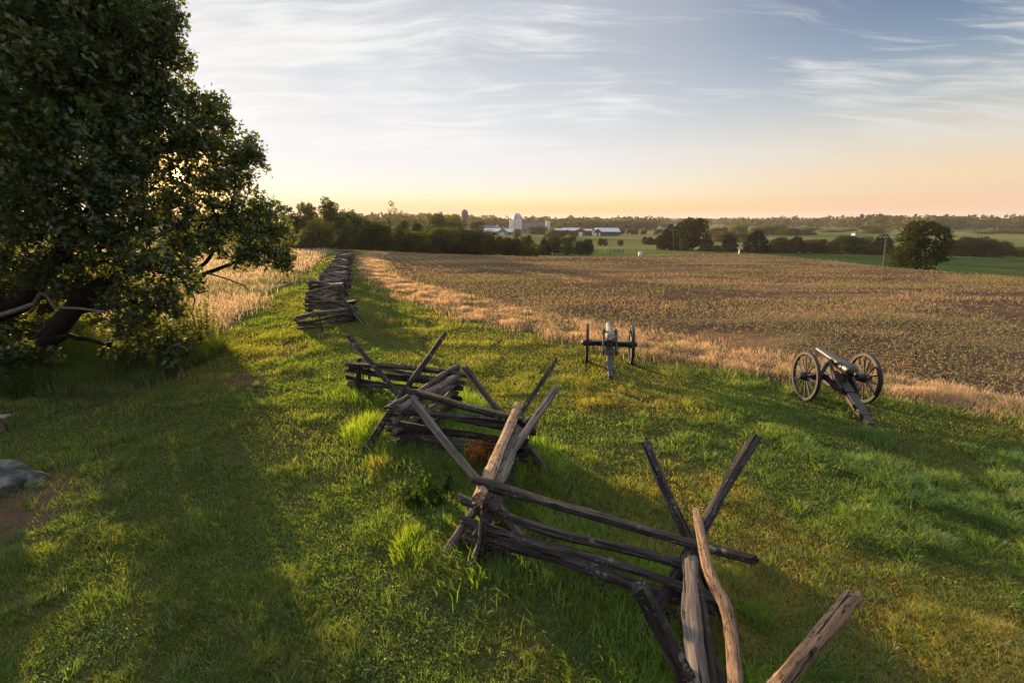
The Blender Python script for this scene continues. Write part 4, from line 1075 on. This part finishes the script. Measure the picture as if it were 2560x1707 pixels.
# ------------------------------------------------------------------ background trees
ASPECT = {'round': .66, 'tall': .46, 'bush': 1.35, 'cedar': .60, 'sparse': .42, 'wide': .92}
def crown_mesh(kind, seed):
    """unit tree, height 1, crown drawn from leaf clumps"""
    r = np.random.default_rng(seed); pts = []; shade = []
    if kind == 'cedar':
        n = 4200; t = 1 - (1 - r.random(n)) ** .63; rad = .30 * (1 - t) ** .58 * (.62 + .5 * r.random(n)) + .012; a = r.uniform(0, 6.283, n)
        bump = 1 + .22 * np.sin(a * 3 + t * 17) ; pts = np.stack([np.cos(a) * rad * bump, np.sin(a) * rad * bump, .03 + .97 * t], 1); size = .045
        col = lerp((.020, .032, .013), (.045, .058, .020), r.random(n))
    else:
        nb = {'round': 44, 'tall': 28, 'bush': 22, 'sparse': 9, 'wide': 34}[kind]
        for k in range(nb):
            if kind == 'round': zz = r.uniform(.08, .88); eg = math.sqrt(max(.08, 1 - ((zz - .44) / .52) ** 2)); an = r.uniform(0, 6.283); rd = .27 * eg * math.sqrt(r.random()); c = np.array([rd * math.cos(an), rd * math.sin(an), zz]); R_ = r.uniform(.08, .15)
            elif kind == 'tall':
                zz = r.uniform(.08, .92); c = np.array([*(r.normal(0, .13 * (1.2 - zz), 2)), zz]); R_ = r.uniform(.08, .14)
            elif kind == 'wide': c = np.array([*np.clip(r.normal(0, .24, 2), -.38, .38), r.uniform(.10, .8)]); R_ = r.uniform(.13, .2)
            elif kind == 'bush': c = np.array([*r.uniform(-.5, .5, 2), r.uniform(.08, .5) + .16 * r.random()]); R_ = r.uniform(.16, .30)
            else:
                zz = r.uniform(.4, .93); c = np.array([*(r.normal(0, .10, 2)), zz]); R_ = r.uniform(.05, .085)
            m = int(250 * (R_ / .15) ** 2)
            d = r.normal(size=(m, 3)); d /= np.linalg.norm(d, axis=1)[:, None]
            q = c + d * (R_ * (.55 + .5 * r.random(m)))[:, None]; pts.append(q); shade.append(np.full(m, r.random()))
        pts = np.vstack(pts); pts = pts[:, :] ; keep = pts[:, 2] > .02; pts = pts[keep]; shade = np.concatenate(shade)[keep]; n = len(pts)
        pts[:, 2] *= .985 / pts[:, 2].max()
        size = {'round': .045, 'tall': .038, 'bush': .065, 'sparse': .03, 'wide': .045}[kind]
        col = lerp((.034, .055, .016), (.085, .105, .028), np.clip(shade * .8 + r.normal(0, .15, n), 0, 1))
    hw_ = np.percentile(np.abs(pts[:, :2]), 98.5); pts[:, :2] *= .5 / hw_ * ASPECT[kind]
    v, f, c = leaf_quads(pts, r.uniform(.7, 1.3, len(pts)) * size, col, .6)
    return mesh_np('crown_' + kind, v, f, M_tree, c)
def trunk_mesh(kind):
    m = MB(); rr = .022 if kind != 'sparse' else .014
    m.tube([(0, 0, -.03), (.005, 0, .2), (.0, .01, .5), (.02, 0, .8)], [rr * 1.4, rr, rr * .75, rr * .3], 6)
    for k in range(6):
        a = k * 1.05; z = .25 + .09 * k; m.tube([(0, 0, z), (.1 * math.cos(a), .1 * math.sin(a), z + .1), (.16 * math.cos(a), .16 * math.sin(a), z + .2)], [rr * .5, rr * .3, rr * .12], 4)
    return m.mesh('trunk_' + kind, M_bark)
CROWN = {k: [crown_mesh(k, 40 + 7 * i + len(k)) for i in range(3)] for k in ('round', 'tall', 'bush', 'cedar', 'sparse', 'wide')}
DARK_SHADED = {}  # darker crown copies: deep evergreen green with backlit shade painted into the colour
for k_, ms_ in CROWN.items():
    DARK_SHADED[k_] = []
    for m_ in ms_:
        c_ = m_.copy(); c_.materials[0] = M_tree_dark_shaded; a_ = c_.attributes['Col']; q_ = np.empty(len(a_.data) * 4, np.float32); a_.data.foreach_get('color', q_)
        q_ = q_.reshape(-1, 4); q_[:, :3] *= (.50, .50, .60); a_.data.foreach_set('color', q_.ravel()); DARK_SHADED[k_].append(c_)
TRUNK = {k: trunk_mesh(k) for k in CROWN}
tcount = 0
def tree(name, kind, x0, x1, ytop, ybase, d, label, group=None, cat='tree', below=0.0):
    """x0..x1, ytop, ybase: outline in the survey picture; d: metres away"""
    global tcount
    c = at_y((x0 + x1) / 2, ybase, d); topz = at_y((x0 + x1) / 2, ytop, d).z
    gz = tz(c.x, d); h = topz - gz; wd = (x1 - x0) / F * d * (1.22 if group == L else 1.06)
    root = empty(name, (c.x, d, gz), rnd.uniform(0, 6.28)); tag(root, label, cat, group)
    k = tcount % 3; tcount += 1
    s = wd / ASPECT[kind]
    cr = obj('crown', (DARK_SHADED if ('dark' in label and d < 200 and x0 > 1060) else CROWN)[kind][k], root); cr.scale = (s, s, h)
    if kind not in ('bush',):
        tr = obj('trunk', TRUNK[kind], root); tr.scale = (s * .9, s * .9, h)
    return root
L = 'trees of the wood behind the far fence'
tree('tree', 'tall', 727, 763, 528, 615, 92, 'hazy pale tree at the left end of the wood, half behind the oak', L)
tree('tree', 'round', 755, 796, 502, 618, 93, 'golden backlit tree at the left of the wood, shorter neighbour of the tallest', L)
tree('tree', 'tall', 800, 858, 490, 622, 95, 'tallest tree of the wood behind the end of the far fence', L)
tree('tree', 'round', 769, 834, 545, 617, 86, 'drooping rounded tree at the front left corner of the wood', L)
tree('tree', 'bush', 735, 775, 578, 617, 86, 'low bushy tree at the foot of the hazy pale tree', L)
tree('tree', 'round', 842, 892, 522, 624, 94, 'dark round headed tree just right of the tallest tree', L)
tree('tree', 'round', 876, 940, 538, 627, 91, 'broad dark tree above the top end of the far fence', L)
tree('tree', 'wide', 926, 998, 550, 632, 92, 'broad dome shaped dark tree right of the far fence', L)
tree('tree', 'sparse', 958, 994, 499, 600, 112, 'thin open topped tree rising alone above the wood', L)
tree('tree', 'sparse', 995, 1022, 524, 600, 118, 'small ragged topped tree right of the thin open one', L)
tree('tree', 'tall', 990, 1028, 545, 610, 105, 'pale green pointed tree behind the dark front row, left one', L)
tree('tree', 'tall', 1028, 1066, 548, 612, 105, 'pale green pointed tree behind the dark front row, right one', L)
tree('tree', 'round', 993, 1050, 572, 632, 93, 'low dark tree in the front row below the pale pointed trees', L)
tree('tree', 'wide', 1046, 1128, 560, 634, 95, 'wide dark tree below the grey silo, left of a light gap', L)
tree('tree', 'wide', 1066, 1112, 527, 590, 165, 'spreading crowned tree at the left of the grey silo', L)
tree('tree', 'round', 1108, 1160, 533, 600, 180, 'hazy tree hiding the foot of the grey silo', L)
tree('tree', 'wide', 1122, 1212, 568, 633, 97, 'dark tree at the right end of the wood, before the low farm roof', L)
tree('tree', 'round', 1178, 1208, 549, 590, 240, 'small round tree between the grey silo and the low farm roof', L)
tree('tree', 'bush', 1206, 1262, 583, 632, 104, 'dark hedge bush in front of the white roofed shed')
tree('tree', 'bush', 1248, 1300, 592, 633, 104, 'dark hedge bush below the large white silo')
tree('tree', 'bush', 1284, 1344, 606, 634, 104, 'lowest rounded hedge bush at the right end of the hedge')
tree('tree', 'round', 1300, 1333, 584, 622, 125, 'small yellow green tree behind the hedge right of the large silo')
tree('tree', 'round', 1282, 1304, 571, 598, 250, 'small tree at the foot of the large white silo')
tree('tree', 'bush', 1324, 1366, 562, 586, 320, 'dark spreading bush in front of the grey barn roof')
tree('tree', 'cedar', 1344, 1376, 594, 629, 118, 'dark pointed cedar at the left of the small grove in the pasture')
tree('tree', 'round', 1368, 1404, 588, 629, 120, 'dark green tree second in the small grove, beside the cedar')
tree('tree', 'round', 1402, 1438, 586, 630, 118, 'light green round tree in the middle of the small grove')
tree('tree', 'bush', 1432, 1462, 600, 630, 119, 'low dark bush in the small grove right of the light green tree')
tree('tree', 'round', 1454, 1484, 596, 631, 117, 'dark tree at the right end of the small grove')
tree('tree', 'bush', 1365, 1402, 571, 592, 260, 'bush in front of the white roofed shed by the small silo')
tree('tree', 'bush', 1398, 1437, 574, 592, 255, 'bush in front of the red gabled barn')
tree('tree', 'round', 1494, 1508, 594, 613, 180, 'small pasture tree, left one of a close pair')
tree('tree', 'round', 1506, 1519, 596, 613, 180, 'small pasture tree, right one of a close pair')
tree('tree', 'round', 1543, 1557, 598, 613, 180, 'lone small tree in the middle of the pasture')
tree('tree', 'bush', 1608, 1632, 591, 608, 190, 'round bush in the pasture left of the tall dark group')
tree('tree', 'bush', 1631, 1658, 594, 608, 190, 'low bush between the round pasture bush and the tall dark group')
for k, (a, b) in enumerate([(1545, 1562), (1570, 1592), (1602, 1616), (1638, 1668)]):
    tree('tree', 'bush', a, b, 572, 586, 330, 'small round bush behind the farm yard right of the long shed', 'bushes behind the farm yard')
for px in range(748, 1215, 39):
    tree('shrub', 'bush', px - 30, px + 32, 596 + (px * 7) % 11, 630, 90 + (px * 5) % 6, 'dark scrub filling the foot of the wood behind the field', 'scrub along the foot of the wood', 'shrub')
# right half
tree('tree', 'cedar', 1650, 1694, 560, 618, 150, 'slim dark conifer at the left of the tall dark group', None)
tree('tree', 'round', 1640, 1672, 585, 616, 150, 'low light tree at the left foot of the tall dark group')
tree('tree', 'cedar', 1670, 1722, 555, 618, 148, 'dark conifer second in the tall dark group')
tree('tree', 'round', 1700, 1762, 541, 624, 140, 'tallest tree of the dark group, with a ragged pale top')
tree('tree', 'cedar', 1748, 1784, 588, 627, 135, 'short dark cedar at the right foot of the tall group')
tree('tree', 'cedar', 1800, 1842, 588, 630, 132, 'dark squat cedar above the white marker post')
tree('tree', 'bush', 1780, 1806, 612, 628, 132, 'low bush between the two short cedars')
tree('tree', 'cedar', 1858, 1918, 576, 634, 128, 'broad dark pointed cedar, biggest of the cedar row')
tree('tree', 'round', 1926, 1974, 591, 632, 130, 'round dark tree right of the biggest cedar')
tree('tree', 'bush', 1906, 1940, 610, 632, 129, 'low dark bush at the right foot of the biggest cedar')
tree('tree', 'cedar', 1962, 2014, 591, 631, 130, 'blunt dark cedar in the middle of the cedar row')
tree('tree', 'round', 2010, 2064, 596, 630, 130, 'low rounded dark tree standing apart in the cedar row')
tree('tree', 'cedar', 2064, 2100, 599, 628, 130, 'small pointed cedar after the gap in the cedar row')
tree('tree', 'wide', 2094, 2180, 586, 630, 132, 'widest dark tree in the cedar row, left of the utility pole')
tree('tree', 'cedar', 2174, 2230, 585, 633, 130, 'dark tree in the cedar row just behind the utility pole')
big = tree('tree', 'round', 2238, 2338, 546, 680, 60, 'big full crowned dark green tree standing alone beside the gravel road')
tree('tree', 'bush', 2362, 2430, 590, 645, 126, 'dark bushy thicket right of the big lone tree, left half')
tree('tree', 'bush', 2400, 2490, 590, 647, 124, 'dark bushy thicket right of the big lone tree, right half')
tree('tree', 'bush', 2486, 2530, 618, 643, 130, 'low scrub bush after the dark thicket')
tree('tree', 'bush', 2518, 2575, 616, 646, 124, 'low scrub bush at the right edge of the picture')
MID = 'lighter trees in the valley behind the cedars'
for k, (a, b, t_, d) in enumerate([(1768, 1812, 566, 260), (1782, 1850, 575, 215), (1836, 1880, 578, 220), (1826, 1868, 558, 330), (1872, 1920, 566, 300), (1905, 1965, 562, 320), (1950, 2000, 567, 300), (1988, 2036, 566, 310), (2050, 2100, 574, 380), (2090, 2130, 573, 400), (2150, 2212, 562, 340), (2430, 2480, 578, 330), (2478, 2530, 574, 340), (2516, 2570, 577, 330), (1420, 1456, 551, 480), (1462, 1500, 549, 480), (1500, 1540, 550, 485), (1538, 1580, 548, 480), (1576, 1612, 549, 490), (1608, 1642, 551, 480), (1385, 1425, 555, 470)]):
    far_ = a < 1700
    tree('tree', 'wide' if not far_ else 'round', a, b, t_, t_ + 30, d, 'hazy tree in the straight wood edge behind the long shed' if far_ else 'light rounded tree among the valley trees behind the dark cedars', 'trees of the straight wood edge' if far_ else MID)

# far woods, one mass
def far_woods():
    r = np.random.default_rng(5); parts = []
    N = 5200
    d = 430 * (4600 / 430) ** r.random(N); u = r.uniform(-.75, 1.35, N); x = u * d
    dens = fbm(x / 260, d / 130, 33, 3)
    k = (dens > .47) | (d > 1500); x, d = x[k], d[k]
    k = ~((d < 520) & (x / d > -.1) & (x / d < .33)); x, d = x[k], d[k]; N = len(x)
    h = r.uniform(9, 15, N) * (1 - .0 * d); z = terr(x, d); R_ = r.uniform(5, 9, N) * np.maximum(1, d / 1400)
    m = 34
    dr = r.normal(size=(N, m, 3)); dr /= np.linalg.norm(dr, axis=2)[..., None]
    q = np.stack([x, d, z + h * .55], 1)[:, None, :] + dr * np.stack([R_, R_, h * .45], 1)[:, None, :] * r.uniform(.7, 1.05, (N, m, 1))
    sz = (np.repeat(R_, m) * .62)
    sh = np.repeat(r.random(N), m)
    v, f, c = leaf_quads(q.reshape(-1, 3), sz, lerp((.022, .032, .014), (.045, .055, .02), np.clip(sh + r.normal(0, .15, N * m), 0, 1)), .6)
    tag(obj('far_woods', mesh_np('far_woods', v, f, M_tree, c)), kind='stuff')
far_woods()

# ------------------------------------------------------------------ farm
M_white = simple_mat('whitewash', (.62, .60, .58), .8, 0, .2, 1.2)
M_metalroof = simple_mat('bright_metal_roof', (.30, .30, .325), .45, .3, .12, .6)
M_greyroof = simple_mat('grey_shingle_roof', (.075, .07, .072), .9, 0, .25, .8)
M_blueroof = simple_mat('blue_grey_roof', (.26, .30, .37), .5, .3, .15, .6)
M_greywall = simple_mat('grey_board_wall', (.22, .22, .23), .9, 0, .2, .8)
M_red = simple_mat('red_board_wall', (.15, .04, .03), .85, 0, .25, .8)
M_sunlit_wall = simple_mat('sunlit_orange_wall', (.6, .42, .28), .8, 0, .15, .8)  # warm sunlight on the barn wall is put into its colour
M_concrete = simple_mat('silo_concrete', (.52, .50, .49), .9, 0, .35, .9)
M_darksilo = simple_mat('brown_silo_staves', (.13, .10, .085), .8, 0, .3, 1.0)
M_dark = simple_mat('dark_opening', (.015, .014, .014), .9)
M_door = simple_mat('white_door', (.6, .6, .62), .7, 0, .1)
def silo(x0, x1, ytop, ybase, d, label, wall, dome, domed=True, band=None):
    a = at_y(x0, ytop, d); b = at_y(x1, ytop, d); R_ = (b.x - a.x) / 2; cx = (a.x + b.x) / 2
    gz = tz(cx, d); h = a.z - gz
    root = empty('silo', (cx, d, gz)); tag(root, label, 'silo')
    dh = R_ * 1.15 if domed else R_ * .35
    m = MB(); m.lathe([(-.5, R_), (h - dh, R_)], 'Z', 28); wl = m.build('wall', wall, root, smooth=.6)
    hp = MB()
    for k in range(1, int((h - dh) / 1.5)): hp.lathe([(k * 1.5 - .05, R_ + .02), (k * 1.5 + .05, R_ + .02)], 'Z', 28)
    hp.build('hoop', band or wall, wl)
    m = MB()
    prof = [(h - dh - .25, R_ * 1.04), (h - dh, R_ * 1.04)] + ([(h - dh + dh * math.sin(t), R_ * 1.0 * math.cos(t) + .01) for t in np.linspace(0.05, 1.56, 9)] if domed else [(h - dh + .3, R_ * 1.04), (h, R_ * .1)])
    m.lathe(prof, 'Z', 28); m.build('roof', dome, root, smooth=.6)
    ch = MB(); ch.box((-.55, -R_ - .5, 0), (.55, -R_ + .2, h - dh - .4)); ch.build('chute', wall, root)
    return root
silo(1282, 1304.5, 532.5, 583, 350, 'large white silo with a stained rounded dome', M_concrete, simple_mat('stained_dome', (.33, .31, .33), .6, .2, .45, .8))
silo(1274, 1284, 547.5, 578, 362, 'shorter plain white silo tucked against the left of the domed one', M_concrete, M_concrete, False)
silo(1364, 1375.5, 549.5, 580, 345, 'slim white silo with a dark cap at the right end of the barn', M_concrete, M_darksilo, False)
silo(1153, 1170, 523.5, 575, 400, 'tall brown grey silo with rounded top standing left above the trees', M_darksilo, M_darksilo, True)
silo(1240, 1248, 562, 577, 345, 'small grey feed bin behind the white roofed shed', M_greywall, M_greywall, True)
silo(1480.5, 1487.5, 570.5, 583, 295, 'little pale tank standing at the end of the long shed', M_concrete, M_darksilo, True)

def barn(label, xl, xr, yr, ye, yb, d, depth, wall, roof, name='barn', cat='barn', gable=None, ridge='X', parts=(), rot=0.0):
    """xl..xr front, yr ridge, ye eaves, yb ground line"""
    a = at_y(xl, ye, d); b = at_y(xr, ye, d); rz = at_y(xl, yr, d).z; ez = a.z; gz = tz((a.x + b.x) / 2, d); W = b.x - a.x
    root = empty(name, (a.x, d, gz), rot); tag(root, label, cat)
    e, r_ = ez - gz, rz - gz; e = max(e, 1.5)
    m = MB()
    if ridge == 'X': m.prism([(0, -.5), (depth, -.5), (depth, e), (depth / 2, r_ - .12), (0, e)], 'X', 0, W)
    else: m.prism([(0, -.5), (W, -.5), (W, e), (W / 2, r_ - .12), (0, e)], 'Y', 0, depth)
    m.build('wall', wall, root)
    m = MB(); t = .18; o_ = .5
    if ridge == 'X':
        sl = (r_ - e) / (depth / 2)
        for s in (0, 1):
            y0, y1 = (-o_, depth / 2) if s == 0 else (depth / 2, depth + o_)
            z0, z1 = (e - o_ * sl, r_) if s == 0 else (r_, e - o_ * sl)
            m.prism([(y0, z0), (y1, z1), (y1, z1 + t), (y0, z0 + t)], 'X', -o_, W + o_)
    else:
        sl = (r_ - e) / (W / 2)
        m.prism([(-o_, e - o_ * sl), (W / 2, r_), (W + o_, e - o_ * sl), (W + o_, e - o_ * sl + t), (W / 2, r_ + t), (-o_, e - o_ * sl + t)], 'Y', -o_, depth + o_)
    m.build('roof', roof, root)
    for (nm, fx0, fx1, z0, z1, mt) in parts:
        q = MB(); q.box((fx0 * W, -.07, z0 * e), (fx1 * W, .05, z1 * e)); q.build(nm, mt, root)
    return root
barn('long barn with a big grey roof between the white silos', 1304, 1366, 556.5, 573, 582, 352, 14, M_greywall, M_greyroof, parts=(('door', .3, .38, 0, .8, M_dark), ('window', .12, .17, .4, .75, M_dark), ('window', .6, .65, .4, .75, M_dark)))
barn('low shed with a bright metal roof and grey boarded side, left of the large silo', 1208, 1250, 571.5, 579, 587, 300, 10, M_greywall, M_metalroof, 'shed', 'shed', parts=(('window', .2, .28, .4, .75, M_dark),))
barn('grey gabled shed with two white doors joined to the bright metal roof', 1244, 1268, 572.5, 580, 588, 297, 11, M_greywall, M_greyroof, 'shed', 'shed', ridge='Y', parts=(('door', .22, .38, 0, .7, M_door), ('door', .5, .66, 0, .85, M_door)))
barn('low white roofed lean-to between the grey shed and the large silo', 1262, 1286, 573, 580, 586, 305, 8, M_greywall, M_metalroof, 'shed', 'shed', parts=(('door', .4, .7, 0, .8, M_dark),))
barn('long low dark roofed shed far left behind the farm', 1200, 1240, 564, 569, 575, 385, 9, M_greywall, M_greyroof, 'shed', 'shed', parts=(('window', .3, .36, .3, .7, M_dark), ('window', .6, .66, .3, .7, M_dark)))
barn('small weathered gabled outbuilding in front of the grey barn', 1336, 1352, 574.5, 579, 584, 325, 8, M_concrete, M_greyroof, 'shed', 'shed', ridge='Y', parts=(('door', .55, .75, 0, .8, M_dark),))
barn('small white roofed shed at the left of the red farm buildings', 1390, 1414, 572, 577, 582, 305, 8, M_white, M_metalroof, 'shed', 'shed', parts=(('door', .2, .5, 0, .8, M_dark),))
barn('barn with sunlit orange walls and a bright metal roof', 1412, 1440, 570.5, 576, 583.5, 300, 10, M_sunlit_wall, M_metalroof, parts=(('door', .3, .5, 0, .8, M_white),))
barn('red boarded barn with a grey gable door', 1437, 1464, 571, 577, 585, 297, 12, M_red, M_metalroof, ridge='Y', parts=(('door', .38, .72, 0, .7, M_door),))
barn('open fronted linking shed between the red barns', 1462, 1481, 573.5, 577, 584, 300, 8, M_greywall, M_metalroof, 'shed', 'shed', parts=(('bay', .04, .30, 0, .9, M_dark), ('bay', .36, .62, 0, .9, M_dark), ('bay', .68, .95, 0, .9, M_dark)))
barn('red gabled barn end in front of the long blue roofed shed', 1484, 1503, 572, 579, 585, 294, 9, M_red, M_blueroof, ridge='Y', parts=(('door', .2, .42, 0, .65, M_door), ('door', .7, .88, 0, .7, M_door)))
barn('long open shed with a sloping blue grey roof', 1500, 1550, 571, 579.5, 584, 296, 16, M_dark, M_blueroof, 'shed', 'shed', parts=[('post', .02 + .12 * k, .035 + .12 * k, 0, .98, M_greywall) for k in range(9)])
barn('tiny white farmhouse among far trees behind the farm yard', 1641, 1653, 562, 566, 572, 560, 5, M_concrete, M_greyroof, 'house', 'house', ridge='Y', parts=(('window', .25, .4, .4, .75, M_dark), ('window', .6, .75, .4, .75, M_dark)))
barn('white gabled house showing through the trees left of the big lone tree', 2138, 2144, 580, 584, 592, 300, 3.2, M_concrete, M_greyroof, 'house', 'house', ridge='Y', parts=(('window', .3, .5, .4, .75, M_dark), ('door', .6, .8, 0, .6, M_dark)))

# ------------------------------------------------------------------ poles, posts, gate
M_pole = simple_mat('pole_wood', (.075, .058, .046), .9, 0, .25, 4)
def pole(px0, py0, px1, py1, d, label, arm=1.1):
    b = at_y(px0, py0, d); t = at_y(px1, py1, d); gz = tz(b.x, d)
    root = empty('utility_pole', (b.x, d, gz)); tag(root, label, 'utility pole')
    m = MB(); top = Vector((t.x - b.x, 0, t.z - gz)); m.tube([Vector((0, 0, -.5)), top], [.17, .11], 10); m.build('shaft', M_pole, root)
    m = MB(); m.box((top.x - arm, -.06, top.z - .62), (top.x + arm, .06, top.z - .50)); ca = m.build('crossarm', M_pole, root)
    for s in (-.9, -.3, .3, .9):
        q = MB(); q.lathe([(0, .05), (.14, .06), (.18, .03)], 'Z', 8, (top.x + arm * s, 0, top.z - .5)); q.build('insulator', M_greywall, ca)
    return root
pole(2212, 656, 2216, 587, 86, 'leaning wooden utility pole beside the big lone tree')
pole(1685, 622, 1683, 571, 145, 'thin utility pole in front of the tall dark tree group')
def post(px, d, h, label, mat, w_=.09, group=None, name='fence_post', cat='post'):
    x = (px - 1280) / F * d / math.cos(PITCH) * .985; gz = tz(x, d)
    m = MB(); m.prism([(-w_, -w_), (w_, -w_), (w_, w_), (-w_, w_)], 'Z', -.3, h - .08); m.lathe([(h - .08, w_ * 1.2), (h, w_ * .5)], 'Z', 8)
    o = m.build(name, mat, None, bevel=.01); o.location = (x, d, gz); return tag(o, label, cat, group)
post(1828, 75, .75, 'short white marker post at the field crest below the squat cedar', M_white, .09, None, 'marker_post', 'marker post')
for px in (1438, 1462, 1486, 1510, 1534, 1556, 1580, 1604, 1628, 1655): post(px, 125 + (px - 1430) * .05, 1.3, 'thin wooden pasture fence post behind the farm lane', M_pole, .07, 'pasture fence posts')
gt = at_y(1542, 628, 122); gate = empty('pasture_gate', (gt.x, 122, tz(gt.x, 122))); tag(gate, 'dark rail gate in the pasture behind the farm lane', 'gate')
for k in range(4):
    m = MB(); m.box((-1.8, -.03, .35 + .28 * k), (1.8, .03, .45 + .28 * k)); m.build('bar', M_pole, gate)
for k in (-1.8, -.6, .6, 1.8):
    m = MB(); m.box((k - .07, -.08, -.2), (k + .07, -.035, 1.5)); m.build('upright', M_pole, gate)
bx = at_y(1601, 629, 88); bin_ = empty('storage_bin', (bx.x, 88, tz(bx.x, 88))); tag(bin_, 'small bright white bin beside the farm lane', 'bin')
m = MB(); m.box((-.3, -.25, 0), (.3, .25, .8)); m.build('body', M_white, bin_, bevel=.03)
m = MB(); m.box((-.33, -.28, .802), (.33, .28, .88)); m.build('lid', M_white, bin_, bevel=.02)

# ------------------------------------------------------------------ air
def haze(density=0.00017):
    m, t = material('haze')
    pv = t.new('ShaderNodeVolumePrincipled'); pv.inputs['Color'].default_value = (.66, .60, .59, 1); pv.inputs['Density'].default_value = density; pv.inputs['Anisotropy'].default_value = .15
    o_ = t.new('ShaderNodeOutputMaterial'); t.link(pv.outputs[0], o_.inputs['Volume'])
    b = MB(); b.box((-12000, -80, -40), (12000, 9800, 48)); o = b.build('haze', m); tag(o, kind='stuff'); return o
haze()
